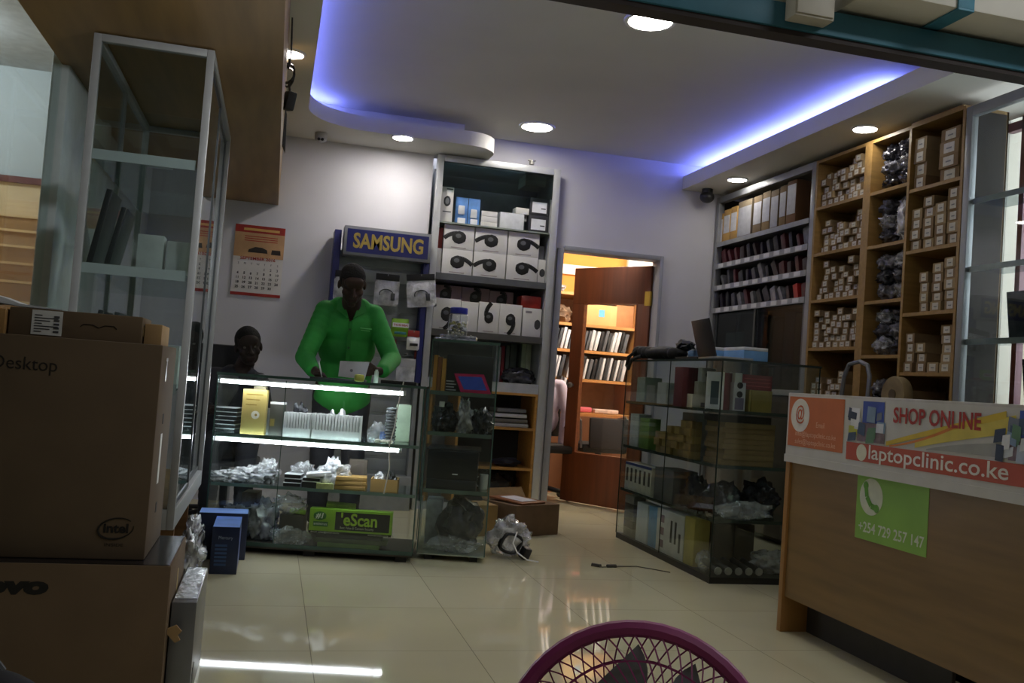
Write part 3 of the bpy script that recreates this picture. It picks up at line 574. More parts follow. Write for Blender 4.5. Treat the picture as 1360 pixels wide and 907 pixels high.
# ================================================================ GLASS TOWER beside the counter
TF = Matrix.Translation((.845,5.10,0)) @ Matrix.Rotation(math.radians(-13),4,'Z'); TFI = TF.inverted(); TW, TD, TH = .37, .56, 1.205
def tf(x, y, z): return TF @ Vector((x,y,z))
tw = thing('display_tower', 'narrow glass display tower beside the counter, jar on its top', 'display tower', tf(TW/2,TD/2,0), math.radians(-13))
MB(TF).box(0,TW,0,.005,.035,TH).box(0,.005,.005,TD-.005,.035,TH).box(TW-.005,TW,.005,TD-.005,.035,TH).box(0,TW,TD-.005,TD,.035,TH).build('glass_panel', glass_mat((.93,.96,.95), .9), tw)
MB(TF).box(0,TW,0,TD,TH,TH+.008).build('glass_top', glass_mat((.65,.76,.73), 1.2), tw)
e = MB(TF)
for x in (0,TW):
    for y in (0,TD): e.box(x-.003,x+.003,y-.003,y+.003,.035,TH)
e.box(0,TW,-.003,.002,TH-.004,TH+.01).box(TW-.002,TW+.003,0,TD,TH-.004,TH+.01); e.build('glass_edge', GEDGE, tw)
for z in (.915,.69,.375): MB(TF).box(.007,TW-.007,.007,TD-.007,z,z+.007).box(.007,TW-.007,.006,.0085,z-.008,z+.014,mi=1).build('glass_shelf', [glass_mat((.7,.78,.76)), M('#56685f', .2)], tw)
MB(TF).box(0,TW,0,TD,.03,.036).build('base_glass', M('#98a08f', .2), tw)
for x in (.06,TW-.06):
    for y in (.05,TD-.05): MB(TF).box(x-.022,x+.022,y-.022,y+.022,0,.03).build('foot', BLACK, tw)
# goods in the tower
for k in range(3):
    x = .012+.024*k; o = MB(TF).box(x,x+.022,.03,.16,.9225,1.125-.008*k,.002).build('book', M(('#a8762a','#7d4f24','#b98a3c')[k], .6)); tag(o, 'orange brown box standing in the tower, %s from the left' % ('first','second','third')[k], 'box')
tb = thing('tablet_box', 'black tablet box with a pink tablet pictured on it in the tower', 'box', tf(.2,.06,.9225), math.radians(-13))
MB(TF).box(.085,.345,.04,.09,.9225,1.135,.002).build('carton_body', M('#15181b', .35), tb)
t = MB(TF)
for k in range(4): t.box(.088,.145-.012*(k%2),.0385,.04,.935+.016*k,.941+.016*k)
t.build('printed_text', M('#b9bcc0', .5), tb)
pk = tag(thing('tablet', 'pink framed tablet leaning in front of the black tablet box', 'tablet', tf(.22,.02,.9225), math.radians(-13)), None, None)
def shp(pts, y): return [(TFI @ at(px_,py_,Y=5.1)).xz for px_,py_ in pts]
pp = [(.13,1.03),(.295,1.035),(.345,.925),(.175,.9235)]
MB(TF).prism([(x,.03,z) for x,z in pp], (0,-.006,0)).build('casing', M('#c2185b', .4), pk)
ps = [(.152,1.016),(.283,1.02),(.318,.947),(.19,.945)]
MB(TF).prism([(x,.0238,z) for x,z in ps], (0,-.0006,0)).build('screen', M('#1b2a5e', .15, 0, .6, 14, emit=.35), pk)
for i,(x,y,r,z,sd,l_) in enumerate(((.09,.15,(.07,.1,.09),.6975,81,'dark bagged goods at left of the tower second shelf'),(.2,.13,(.05,.08,.1),.6975,82,'clear bag of dark goods at the centre of the tower second shelf'),(.3,.16,(.06,.1,.08),.6975,83,'dark bag at the right of the tower second shelf'))):
    o = MB(TF).ball((x,y,z+r[2]*.8),r,4,0,.45,sd,2.6,z+.0005).build('plastic_bag', (M('#1e2428', .25, 0, .6, 20, .4), GREYBAG, M('#262b2e', .3, 0, .5, 20, .4))[i], ang=75); tag(o, l_, 'plastic bag')
o = MB(TF).box(.06,.09,.02,.022,.84,.87).cyl((.075,.012,.855),(.075,.02,.855),.014).build('price_sticker', M('#b9c0b4', .5)); tag(o, 'round pale sticker on the tower glass', 'sticker')
pr = thing('printer', 'black boxy printer on the third tower shelf', 'printer', tf(.17,.25,.3825), math.radians(-13))
MB(TF).box(.015,.30,.05,.40,.3825,.60,.012).build('case', M('#16191c', .3), pr); MB(TF).box(.02,.295,.03,.05,.385,.44,.004).build('paper_tray', M('#24282b', .3), pr)
MB(TF).box(.16,.19,.0285,.03,.47,.476).build('nameplate', M('#e8ecee', .3), pr); MB(TF).box(.01,.31,.045,.405,.60,.607,.003).build('lid', M('#20252a', .2), pr)
mg = thing('mug', 'white mug in the glass tower beside the printer', 'mug', tf(.335,.2,.3825), math.radians(-13))
MB(TF).lathe((.335,.2,.3825), [(.024,0),(.026,.004),(.026,.085),(.023,.085),(.022,.01)], 20).build('cup', M('#c8cbc8', .4), mg)
MB(TF).tube([(.31,.2,.395+.03+.025*math.cos(a)) if 0 else (.31-.018*math.sin(a),.2,.425+.028*math.cos(a)) for a in [PI*k/8 for k in range(9)]], .004, 6).build('handle', M('#c8cbc8', .4), mg)
o = MB(TF).box(.02,.11,.25,.4,.037,.30,.004).build('paper_stack', M('#9a9c9e', .5, 0, .2, 30)); tag(o, 'grey carton of paper in the bottom of the tower', 'box')
o = MB(TF).ball((.22,.25,.17),(.13,.2,.16),4,0,.3,91,2.2,.0365).build('plastic_bag', M('#35363a', .15, .1, .5, 14, .6), ang=75); tag(o, 'big dark wrapped bundle in the bottom of the tower', 'plastic bag')
o = MB(TF).ball((.19,.09,.075),(.15,.06,.045),4,0,.45,92,2.4,.0365).build('plastic_bag', FILM, ang=75); tag(o, 'flat clear bag lying in the bottom front of the tower', 'plastic bag')
# on top of the tower
jr = thing('sweet_jar', 'clear jar with blue lid on top of the glass tower', 'jar', tf(.16,.25,TH+.008), math.radians(-13))
jz = TH+.045
q = TFI @ at(609,425,Y=5.33); jx = q.x
MB(TF).lathe((jx,.25,jz), [(.052,0),(.056,.01),(.056,.115),(.047,.13),(.001,.13)], 24).build('glass_body', glass_mat((.9,.93,.95), 1.2, .02, .12), jr)
MB(TF).lathe((jx,.25,jz+.128), [(.05,0),(.052,.004),(.052,.032),(.047,.036)], 24).build('lid', M('#2a2f9e', .35), jr)
m_ = MB(TF)
for k in range(60):
    a_ = rnd.random()*2*PI; r_ = .044*math.sqrt(rnd.random()); m_.ball((jx+r_*math.cos(a_),.25+r_*math.sin(a_),jz+.01+.07*rnd.random()),(.011,.009,.008),1,k%3)
o = m_.build('sweets', [M('#8f8a3a', .4), M('#2d2f26', .4), M('#cfc9a8', .4)], jr); o['kind'] = 'stuff'
for k in range(2):
    o = MB(TF).rbox((jx-.01+.02*k,.24,TH+.018+.0185*k),(.24-.03*k,.16,.017),(0,0,.06-.1*k),.006).build('blister_pack', glass_mat((.8,.84,.9), 2, .15, .5, (.45,.47,.55), bump=.8)); tag(o, 'flat clear wrapped pack under the jar, %s one' % ('lower','upper')[k], 'packet')
o = MB(TF).rbox((TW-.1,.4,TH+.014),(.17,.24,.012),(0,0,.1),.002).build('envelope', M('#93813a', .6)); tag(o, 'yellow brown envelope on top of the tower behind the jar', 'envelope')
# ================================================================ PEOPLE
def blob(prims, voxel=.006, smooth=4):
    "one continuous organic surface: tapered capsules ('c',p0,r0,p1,r1) and ellipsoids ('e',c,(rx,ry,rz),rot) fused by voxel remesh"
    bm = bmesh.new()
    for p in prims:
        if p[0] == 'c':
            a, b = Vector(p[1]), Vector(p[3]); n = 9
            for i in range(n):
                t = i/(n-1); r = p[2]+(p[4]-p[2])*t
                bmesh.ops.create_icosphere(bm, subdivisions=2 if r < .03 else 3, radius=r, matrix=Matrix.Translation(a.lerp(b,t)))
        else:
            rot = Euler(p[3]).to_matrix().to_4x4() if len(p) > 3 else I4
            bmesh.ops.create_icosphere(bm, subdivisions=3, radius=1, matrix=Matrix.Translation(p[1]) @ rot @ Matrix.Diagonal((*p[2],1)))
    me = bpy.data.meshes.new('b'); bm.to_mesh(me); bm.free()
    ob = bpy.data.objects.new('b', me); C.objects.link(ob)
    md = ob.modifiers.new('r','REMESH'); md.mode = 'VOXEL'; md.voxel_size = voxel
    if smooth: ms = ob.modifiers.new('s','SMOOTH'); ms.factor = .5; ms.iterations = smooth
    dg = bpy.context.evaluated_depsgraph_get(); out = bpy.data.meshes.new_from_object(ob.evaluated_get(dg))
    bpy.data.objects.remove(ob); bpy.data.meshes.remove(me)
    return out
def from_mesh(name, me, mats, parent, paint=None, flt=None):
    b = MB(); b.bm.from_mesh(me); b.ly = b.bm.faces.layers.int.get('done') or b.bm.faces.layers.int.new('done'); bpy.data.meshes.remove(me)
    for f in b.bm.faces:
        f.smooth = True
        if paint: f.material_index = paint(f.calc_center_median())
    if flt:
        bmesh.ops.delete(b.bm, geom=[f for f in b.bm.faces if flt(f.calc_center_median())], context='FACES')
    return b.build(name, mats, parent, ang=80, normals=False)
def head_prims(H):
    "H: matrix placing a head built around its centre, facing -Y"
    q = lambda p: tuple(H @ Vector(p))
    e = H.to_euler()
    E = lambda c, r: ('e', q(c), r, tuple(e))
    return [E((0,.012,.03),(.074,.094,.086)), E((0,-.022,-.045),(.056,.066,.066)), E((0,-.06,.045),(.058,.03,.04)),
            ('c',q((0,-.086,.012)),.009,q((0,-.104,-.024)),.015), ('c',q((-.014,-.088,-.027)),.009,q((.014,-.088,-.027)),.009),
            ('c',q((-.038,-.073,.03)),.011,q((.038,-.073,.03)),.011), ('c',q((-.02,-.083,-.055)),.009,q((.02,-.083,-.055)),.009), ('c',q((-.016,-.081,-.069)),.010,q((.016,-.081,-.069)),.010),
            ('e',q((0,-.066,-.098)),(.024,.02,.018)), ('e',q((.04,-.05,-.024)),(.024,.022,.026)), ('e',q((-.04,-.05,-.024)),(.024,.022,.026)),
            E((.076,.008,-.006),(.010,.02,.03)), E((-.076,.008,-.006),(.010,.02,.03))]
def hand_prims(w, palm, fing, thumb, r=.0085):
    "w: wrist, palm: knuckle centre, fing: list of finger joint chains, thumb chain"
    out = [('c',w,.024,Vector(w).lerp(Vector(palm),.5),.027)]
    for ch in fing:
        out.append(('c',Vector(w).lerp(Vector(palm),.45),.016,ch[0],.0115))
        for k in range(len(ch)-1): out.append(('c',ch[k],r*(1.05-.1*k),ch[k+1],r*(.95-.1*k)))
    out.append(('c',Vector(w).lerp(Vector(palm),.3),.016,thumb[0],.012))
    for k in range(len(thumb)-1): out.append(('c',thumb[k],.0105-.001*k,thumb[k+1],.0095-.001*k))
    return out
SKIN = M('#38241b', .7, 0, .1, 25, .02); SKIN2 = M('#2b1c17', .75, 0, .1, 25); LIP = M('#38211e', .75); EYEW = M('#6f6661', .4)
HAIR = M('#0f0d0d', .9, 0, .4, 90, .5); SHIRT = M('#2c9138', .75, 0, .14, 11, .12); COLLAR = M('#288434', .75, 0, .1, 11)
# ---- man in green shirt, head bent over the counter, writing
mn = thing('person', 'man in green long-sleeved shirt writing at the counter with head bent', 'person', (.43,5.86,0))
H = Matrix.Translation((.418,5.60,1.515)) @ Matrix.Rotation(math.radians(33),4,'X') @ Matrix.Rotation(math.radians(4),4,'Z')
wr, wl = (.235,5.395,.985), (.60,5.42,1.012)
cardp = at(466,491,Y=5.34)
pr_ = head_prims(H)+[('c',(.428,5.655,1.45),.058,(.43,5.735,1.36),.062),
    ('e',(.43,5.79,1.25),(.165,.105,.17)), ('e',(.43,5.84,1.06),(.14,.1,.16)), ('e',(.43,5.88,.92),(.155,.11,.12)),
    ('c',(.285,5.765,1.36),.052,(.185,5.63,1.07),.040), ('c',(.185,5.63,1.07),.040,wr,.026),
    ('c',(.575,5.765,1.36),.052,(.685,5.64,1.095),.040), ('c',(.685,5.64,1.095),.040,wl,.027),
    ('c',(.345,5.88,.9),.085,(.335,5.87,.48),.055), ('c',(.335,5.87,.48),.055,(.33,5.9,.09),.038), ('c',(.33,5.9,.05),.04,(.32,5.76,.035),.032),
    ('c',(.515,5.88,.9),.085,(.525,5.87,.48),.055), ('c',(.525,5.87,.48),.055,(.53,5.9,.09),.038), ('c',(.53,5.9,.05),.04,(.54,5.76,.035),.032)]
# right hand (holding the pen) and left hand (holding the white card)
pr_ += hand_prims(wr, (.262,5.345,.972), [[(.248,5.335,.978),(.262,5.308,.982),(.275,5.292,.966)],[(.262,5.34,.975),(.278,5.312,.976),(.286,5.297,.96)],[(.272,5.346,.968),(.288,5.322,.964),(.284,5.306,.955)],[(.278,5.355,.962),(.294,5.336,.957),(.288,5.322,.954)]], [(.235,5.348,.975),(.25,5.318,.972),(.268,5.298,.964)])
cz = cardp.z
pr_ += hand_prims(wl, (.535,5.375,1.015), [[(.545,5.37,1.03),(.52,5.345,1.037),(.495,5.33,1.03)],[(.54,5.362,1.018),(.512,5.34,1.02),(.488,5.328,1.012)],[(.536,5.36,1.004),(.51,5.34,1.0),(.488,5.33,.994)],[(.538,5.365,.99),(.516,5.348,.984),(.497,5.337,.98)]], [(.56,5.37,1.035),(.53,5.362,1.055),(.505,5.358,1.056)])
HI = H.inverted()
def mpaint(c):
    q = HI @ c
    if abs(q.x) < .026 and -.076 < q.z < -.05 and q.y < -.085: return 1
    return 0
from_mesh('body', blob(pr_, .0045, 5), [SKIN, LIP], mn, mpaint)
hp = [('e',tuple(H @ Vector((0,.016,.038))),(.078,.097,.088),tuple(H.to_euler()))]
from_mesh('hair', blob(hp, .005, 1), HAIR, mn, None, lambda c: (HI @ c).z < (.058 if (HI @ c).y < -.03 else .012 if (HI @ c).y < .03 else -.05))
sp = [('e',(.43,5.785,1.27),(.185,.125,.145)), ('e',(.43,5.80,1.14),(.178,.122,.15)), ('e',(.43,5.83,.98),(.172,.128,.16)), ('e',(.43,5.86,.84),(.178,.135,.12)),
    ('c',(.32,5.77,1.372),.055,(.54,5.77,1.372),.055), ('c',(.36,5.755,1.40),.05,(.50,5.755,1.40),.05),
    ('c',(.285,5.765,1.355),.068,(.178,5.63,1.065),.058), ('c',(.178,5.63,1.065),.058,(.222,5.44,.992),.043),
    ('c',(.575,5.765,1.355),.068,(.693,5.645,1.09),.058), ('c',(.693,5.645,1.09),.058,(.622,5.45,1.018),.045)]
from_mesh('shirt', blob(sp, .008, 6), SHIRT, mn, None, lambda c: c.y < 5.74 and c.z > 1.285 and abs(c.x-.43) < (c.z-1.285)*.42)
c_ = MB()
for s_ in (-1,1):
    c_.prism([(.43+s_*.012,5.655,1.315),(.43+s_*.085,5.675,1.365),(.43+s_*.075,5.715,1.43),(.43+s_*.05,5.685,1.435)], (s_*.004,-.008,.003))
c_.tube([(.43+.078*math.cos(a),5.735+.062*math.sin(a),1.405+.02*math.sin(a)) for a in [math.radians(-20+220*k/12) for k in range(13)]], .016, 8)
c_.build('collar', COLLAR, mn)
c_ = MB(); c_.prism([(.418,5.665,1.30),(.442,5.665,1.30),(.442,5.675,1.0),(.418,5.675,1.0)], (0,-.008,0)).build('placket', M('#1f7f2b', .75), mn)
c_ = MB()
for k in range(3): c_.cyl((.43,5.658+.004*k,1.25-.11*k),(.43,5.652+.004*k,1.25-.11*k),.007,n=10)
c_.build('button', M('#184f20', .5), mn)
c_ = MB(); c_.prism([(.49,5.656,1.262),(.56,5.665,1.260),(.56,5.665,1.266),(.49,5.656,1.268)], (0,-.001,0)).prism([(.495,5.656,1.25),(.55,5.664,1.248),(.55,5.664,1.252),(.495,5.656,1.254)], (0,-.001,0)); c_.build('chest_print', M('#6cc46f', .7), mn)
tr = [('e',(.43,5.88,.86),(.17,.128,.13)), ('c',(.345,5.88,.84),.098,(.335,5.87,.48),.075), ('c',(.335,5.87,.48),.075,(.33,5.9,.1),.062), ('c',(.515,5.88,.84),.098,(.525,5.87,.48),.075), ('c',(.525,5.87,.48),.075,(.53,5.9,.1),.062)]
from_mesh('trousers', blob(tr, .01, 4), M('#23252b', .8), mn)
c_ = MB()
for x in (.33,.53): c_.ball((x,5.81,.04),(.05,.13,.045),3,0,0,0,3,.001)
c_.build('shoe', BLACK, mn)
o = MB().tube([(.272,5.286,.948),(.262,5.30,.985),(.246,5.325,1.045)], [.002,.004,.004], 8).build('pen', M('#d8d8da', .3)); tag(o, 'white pen held in the writing man\'s hand', 'pen')
cd = thing('card', 'white printed card held up by the man in green', 'card', (cardp.x,5.33,.955))
a = FY(450,479,483,500,5.325); MB().prism([(a[0]-.0,5.325,a[2]-.004),(a[1]+.01,5.325,a[2]-.012),(a[1]+.03,5.325,a[3]),(a[0]+.004,5.325,a[3]-.006)], (0,-.003,0)).build('sheet', M('#cfcbd3', .6), cd)
MB().cyl((cardp.x+.002,5.3205,cardp.z-.004),(cardp.x+.002,5.3219,cardp.z-.004),.0085,n=16).build('printed_mark', M('#7d7884', .6), cd)
# ---- second person, seated low behind the left end of the counter
p2 = thing('person', 'person in dark jacket sitting low behind the left end of the counter', 'person', (-.23,6.15,0))
H2 = Matrix.Translation((-.155,5.98,1.105)) @ Matrix.Rotation(math.radians(-8),4,'Y') @ Matrix.Rotation(math.radians(10),4,'X') @ Matrix.Rotation(math.radians(8),4,'Z')
b2 = head_prims(H2)+[('c',(-.165,6.02,1.02),.05,(-.2,6.08,.92),.055), ('e',(-.22,6.12,.75),(.15,.1,.2)), ('e',(-.22,6.15,.52),(.15,.12,.12)),
    ('c',(-.36,6.1,.9),.05,(-.40,5.95,.70),.04), ('c',(-.40,5.95,.70),.038,(-.335,5.78,.72),.026), ('c',(-.08,6.1,.88),.05,(-.03,5.95,.7),.04), ('c',(-.03,5.95,.7),.036,(-.12,5.78,.72),.026),
    ('c',(-.30,6.1,.5),.08,(-.31,5.75,.48),.055), ('c',(-.31,5.75,.48),.055,(-.31,5.78,.08),.035), ('c',(-.13,6.1,.5),.08,(-.11,5.75,.48),.055), ('c',(-.11,5.75,.48),.055,(-.11,5.78,.08),.035),
    ('c',(-.31,5.78,.05),.036,(-.31,5.66,.035),.03), ('c',(-.11,5.78,.05),.036,(-.11,5.66,.035),.03)]
b2 += hand_prims((-.335,5.78,.72), (-.30,5.735,.71), [[(-.315,5.72,.712),(-.295,5.69,.708),(-.28,5.672,.695)],[(-.302,5.725,.712),(-.28,5.697,.708),(-.266,5.68,.695)],[(-.292,5.732,.71),(-.27,5.706,.705),(-.258,5.69,.693)],[(-.284,5.742,.706),(-.264,5.72,.7),(-.253,5.706,.69)]], [(-.33,5.735,.718),(-.32,5.71,.725),(-.308,5.695,.722)])
b2 += hand_prims((-.12,5.78,.72), (-.16,5.735,.71), [[(-.145,5.72,.712),(-.165,5.69,.708),(-.18,5.672,.695)],[(-.158,5.725,.712),(-.18,5.697,.708),(-.194,5.68,.695)],[(-.168,5.732,.71),(-.19,5.706,.705),(-.202,5.69,.693)],[(-.176,5.742,.706),(-.196,5.72,.7),(-.207,5.706,.69)]], [(-.13,5.735,.718),(-.14,5.71,.725),(-.152,5.695,.722)])
H2I = H2.inverted()
def p2paint(c):
    q = H2I @ c
    if abs(q.x) < .026 and -.076 < q.z < -.05 and q.y < -.085: return 1
    if min((Vector((q.x-s_*.032,q.z-.008))).length for s_ in (-1,1)) < .0075 and q.y < -.05: return 2
    return 0
from_mesh('body', blob(b2, .005, 5), [SKIN2, LIP, EYEW], p2, p2paint)
from_mesh('hair', blob([('e',tuple(H2 @ Vector((0,.018,.04))),(.08,.098,.09),tuple(H2.to_euler()))], .005, 1), HAIR, p2, None, lambda c: (H2I @ c).z < (.062 if (H2I @ c).y < -.03 else .012 if (H2I @ c).y < .03 else -.05))
j2 = [('e',(-.22,6.12,.76),(.175,.125,.19)), ('e',(-.22,6.14,.58),(.17,.13,.16)), ('c',(-.34,6.1,.9),.07,(-.10,6.1,.885),.07), ('c',(-.36,6.1,.9),.068,(-.405,5.95,.70),.055), ('c',(-.405,5.95,.70),.052,(-.35,5.81,.72),.04), ('c',(-.08,6.1,.885),.068,(-.025,5.95,.7),.055), ('c',(-.025,5.95,.7),.05,(-.1,5.81,.72),.038), ('c',(-.25,6.07,.93),.06,(-.14,6.07,.92),.06)]
from_mesh('jacket', blob(j2, .009, 5), M('#1d1e24', .85, 0, .3, 12), p2)
from_mesh('trousers', blob([('e',(-.21,6.14,.5),(.17,.13,.11)),('c',(-.30,6.1,.5),.09,(-.31,5.75,.49),.068),('c',(-.31,5.75,.49),.068,(-.31,5.79,.12),.052),('c',(-.13,6.1,.5),.09,(-.11,5.75,.49),.068),('c',(-.11,5.75,.49),.068,(-.11,5.79,.12),.052)], .01, 3), M('#20222a', .85), p2)
sc_ = thing('office_chair', 'black chair with high back behind the seated person', 'chair', (-.24,6.2,0))
MB().box(-.45,-.03,5.98,6.40,.36,.40,.02).build('seat', BLACK, sc_)
MB().box(-.47,-.12,6.34,6.40,.46,1.115,.025).build('backrest', BLACK, sc_)
MB().box(-.33,-.25,6.40,6.425,.38,.62).build('back_support', BLACK, sc_)
MB().cyl((-.24,6.2,.06),(-.24,6.2,.36),.025).build('gas_post', DARK, sc_)
for k in range(5):
    a_ = 2*PI*k/5; MB().tube([(-.24,6.2,.08),(-.24+.26*math.cos(a_),6.2+.26*math.sin(a_),.06)], [.022,.014], 8).ball((-.24+.26*math.cos(a_),6.2+.26*math.sin(a_),.028),(.028,.028,.028),2).build('foot', DARK, sc_)
# ================================================================ BLUE SIGN STAND on the back wall
NAVY = M('#20266a', .45, 0, .06); SLAT = M('#a0a6a9', .55, 0, .08)
sg = thing('sign_stand', 'wall display stand with dark blue header sign and grey slatted back panel', 'display stand', (.74,6.97,0))
MB().box(.36,.41,6.90,7.08,.85,2.03,.004).build('side_panel', NAVY, sg); MB().box(1.03,1.072,6.90,7.08,.95,1.95,.004).build('side_panel', NAVY, sg)
m_ = MB(); m_.box(.41,1.03,7.03,7.08,.25,1.9)
for k in range(15): m_.box(.412,1.028,7.02,7.032,.28+.108*k,.28+.108*k+.085,.004)
m_.build('slatted_panel', SLAT, sg)
MB().box(.38,1.06,6.90,7.08,0,.25,.004).box(.38,.41,6.92,7.08,.25,.85).box(1.03,1.06,6.92,7.08,.25,.95).build('plinth', M('#8f9296', .6), sg)
hd = MB().box(.425,1.068,6.84,6.98,1.845,2.06,.006).build('header_frame', M('#8d8f94', .4, .4, .05), sg)
MB().box(.447,1.046,6.8385,6.842,1.867,2.038).build('header_face', M('#1e2464', .35, 0, .06), hd)
MB().text('SAMSUNG', .15, (.492,6.838,1.905), (1,0,0), (0,0,1), .0006, bold=.0045, width=.515).build('header_lettering', M('#ad9648', .4), hd)
def peg(x, z, y=6.93): return [(x,7.02,z),(x,y,z+.004),(x,y-.004,z+.012)]
def hang(name, x0, x1, z0, z1, body, label, cat, y=6.92, top=None, wire=False, rot=0, extra=None):
    t = thing(name, label, cat, ((x0+x1)/2,y,z0)); cx, zc = (x0+x1)/2, (z0+z1)/2; hh = z1-z0
    m_ = MB()
    n, k = 10, 8; g = [[None]*(k+1) for _ in range(n+1)]
    mt = Matrix.Translation((cx,0,z1)) @ Matrix.Rotation(rot,4,'Y') @ Matrix.Translation((-cx,0,-z1))
    for s_ in (1,-1):
        for i in range(n+1):
            for j in range(k+1):
                u, v = i/n, j/k; b = math.sin(PI*u)*math.sin(PI*v); w = noise.noise((u*4+x0*9,v*4+z0*9,s_))*.006
                g[i][j] = m_.bm.verts.new(mt @ Vector((x0+(x1-x0)*u, y-s_*(b*.018+w*b), z0+hh*v)))
        for i in range(n):
            for j in range(k):
                f = m_.bm.faces.new((g[i][j],g[i+1][j],g[i+1][j+1],g[i][j+1])); f.smooth = True
    m_.build('pouch', body, t)
    if top: MB().box(x0+.004,x1-.004,y-.006,y+.004,z1-.002,z1+.045,.002,mat=mt).build('header_card', top, t)
    if wire:
        MB().tube([mt @ Vector((cx+.05*math.cos(a)-.005,y-.021,zc-.01+.035*math.sin(a))) for a in [math.radians(200-190*q/12) for q in range(13)]], .004, 6).box(cx+.03,cx+.06,y-.03,y-.018,zc-.055,zc+.0,.004,mat=mt).build('cable', M('#3a3d42', .5), t)
    MB().tube(peg(cx,z1+.03,y-.01), .003, 6).build('hook', ALU, t)
    return t
WPK = glass_mat((.9,.91,.93), 1.8, .12, .95, (.72,.73,.78), bump=.9, bscale=14)
a = FY(497,372,530,406,6.9); hang('blister_packet', a[0], a[1], a[2], a[3], WPK, 'white clear-wrapped packet with black header hanging beside the man\'s head', 'packet', 6.9, BLACK, True)
a = FY(538,372,577,408,6.88); hang('blister_packet', a[0], a[1], a[2], a[3], WPK, 'tilted shiny packet holding a black cable, right under the sign', 'packet', 6.88, BLACK, True, -.12)
a = FY(520,423,543,447,6.9); gp = hang('blister_packet', a[0], a[1], a[2], a[3], M('#8fc43a', .4, 0, .1), 'bright green and white packet hanging below the wrapped white packet', 'packet')
MB().box(a[0]+.004,a[1]-.004,6.872,6.878,a[2]+.068,a[2]+.10).build('white_band', WHITE, gp); MB().box(a[0]+.02,a[1]-.02,6.872,6.879,a[2]+.015,a[2]+.035,.003).build('memory_stick', M('#2f6f73', .4), gp)
MB().text('TOSHIBA', .02, (a[0]+.01,6.8715,a[2]+.077), (1,0,0), (0,0,1), 0, bold=.0005, width=a[1]-a[0]-.02).build('printed_word', M('#b03530', .5), gp)
a = FY(540,447,557,465,6.9); q_ = hang('blister_packet', a[0], a[1], a[2], a[3], WHITE, 'small white packet with a red top hanging beside the glass tower', 'packet', 6.9, M('#9a2a28', .5)); MB().box(a[0]+.02,a[1]-.015,6.872,6.88,a[2]+.03,a[2]+.05,.003).build('adapter', BLACK, q_)
a = FY(526,476,551,513,6.9); q_ = hang('blister_packet', a[0], a[1], a[2], a[3], WPK, 'white packet with printed card hanging low beside the counter end', 'packet', 6.9); MB().box(a[0]+.01,a[1]-.01,6.876,6.88,a[3]-.06,a[3]-.012).build('printed_card', M('#a9abb2', .5), q_)
a = FY(551,455,561,478,6.91); hang('blister_packet', a[0], a[1], a[2], a[3], M('#7b2e2c', .5, 0, .3, 30), 'small dark red packet at the right edge of the sign stand', 'packet', 6.93)
a = FY(443,368,477,398,6.9); hang('blister_packet', a[0], a[1], a[2], a[3], WPK, 'white packet mostly hidden behind the man\'s head', 'packet', 6.9, BLACK)
a = FY(519,450,527,470,6.9); hang('blister_packet', a[0], a[1], a[2], a[3], M('#6b2a2a', .5), 'tiny dark red packet under the bright green packet', 'packet', 6.93)
# ================================================================ ALUMINIUM RACK in its recess
RX0, RX1, RY, RB = 1.09, 2.075, 6.985, 7.46
rk = thing('storage_rack', 'tall aluminium framed shelving rack full of white boxes beside the doorway', 'shelving', (1.58,7.2,0))
f = MB(); f.box(RX0,RX0+.05,RY,RY+.05,0,2.705,.003).box(RX1-.055,RX1,RY,RY+.05,0,2.705,.003).box(RX0+.05,RX1-.055,RY,RY+.05,2.655,2.705,.003)
f.box(RX0,RX0+.04,RB-.04,RB,0,2.705).box(RX1-.04,RX1,RB-.04,RB,0,2.705)
f.build('frame', ALUW, rk)
MB().box(RX0+.05,RX1-.055,RY+.02,RY+.03,.0,.06).box(RX0+.045,RX0+.05,RY+.05,RB-.04,.0,2.65).box(RX1-.055,RX1-.05,RY+.05,RB-.04,1.0,2.65).build('side_panel', M('#a6aab0', .5), rk)
MB().box(RX0+.05,RX1-.055,RB-.015,RB-.005,.0,2.69).build('back_panel', M('#77777a', .7), rk)
MB().box(RX0+.05,RX1-.055,RY+.05,RB-.02,2.645,2.655).build('top_glass', glass_mat((.35,.42,.42), 1.5), rk)
MB().box(RX0+.05,RX1-.055,RY+.012,RY+.02,2.46,2.655).build('top_pane', glass_mat((.45,.52,.52), 1.4), rk)
SHELF = [(2.195,.012,M('#8b948c',.3,.2)),(1.80,.05,M('#54565a',.5)),(1.37,.05,M('#4b4a48',.5))]
for z,h,mm in SHELF: MB().box(RX0+.052,RX1-.057,RY+.01,RB-.02,z-h,z).build('shelf', mm, rk)
MB().box(RX0+.052,RX1-.057,RY+.012,RB-.02,.925,1.0).build('shelf', M('#a3a6ab', .6), rk)
for z in (.655,.345): MB().box(RX0+.30,RX1-.075,RY+.012,RB-.02,z-.018,z).build('shelf', wood('#9a7038'), rk)
MB().box(RX1-.075,RX1-.057,RY+.012,RB-.02,.06,.925).box(RX0+.30,RX0+.318,RY+.012,RB-.02,.06,.925).box(RX0+.318,RX1-.075,RY+.012,RB-.02,.907,.925).box(RX0+.318,RX1-.075,RB-.03,RB-.02,.06,.907,mi=1).build('cubby_frame', [wood('#a87a3c'), M('#2a231c', .8)], rk)
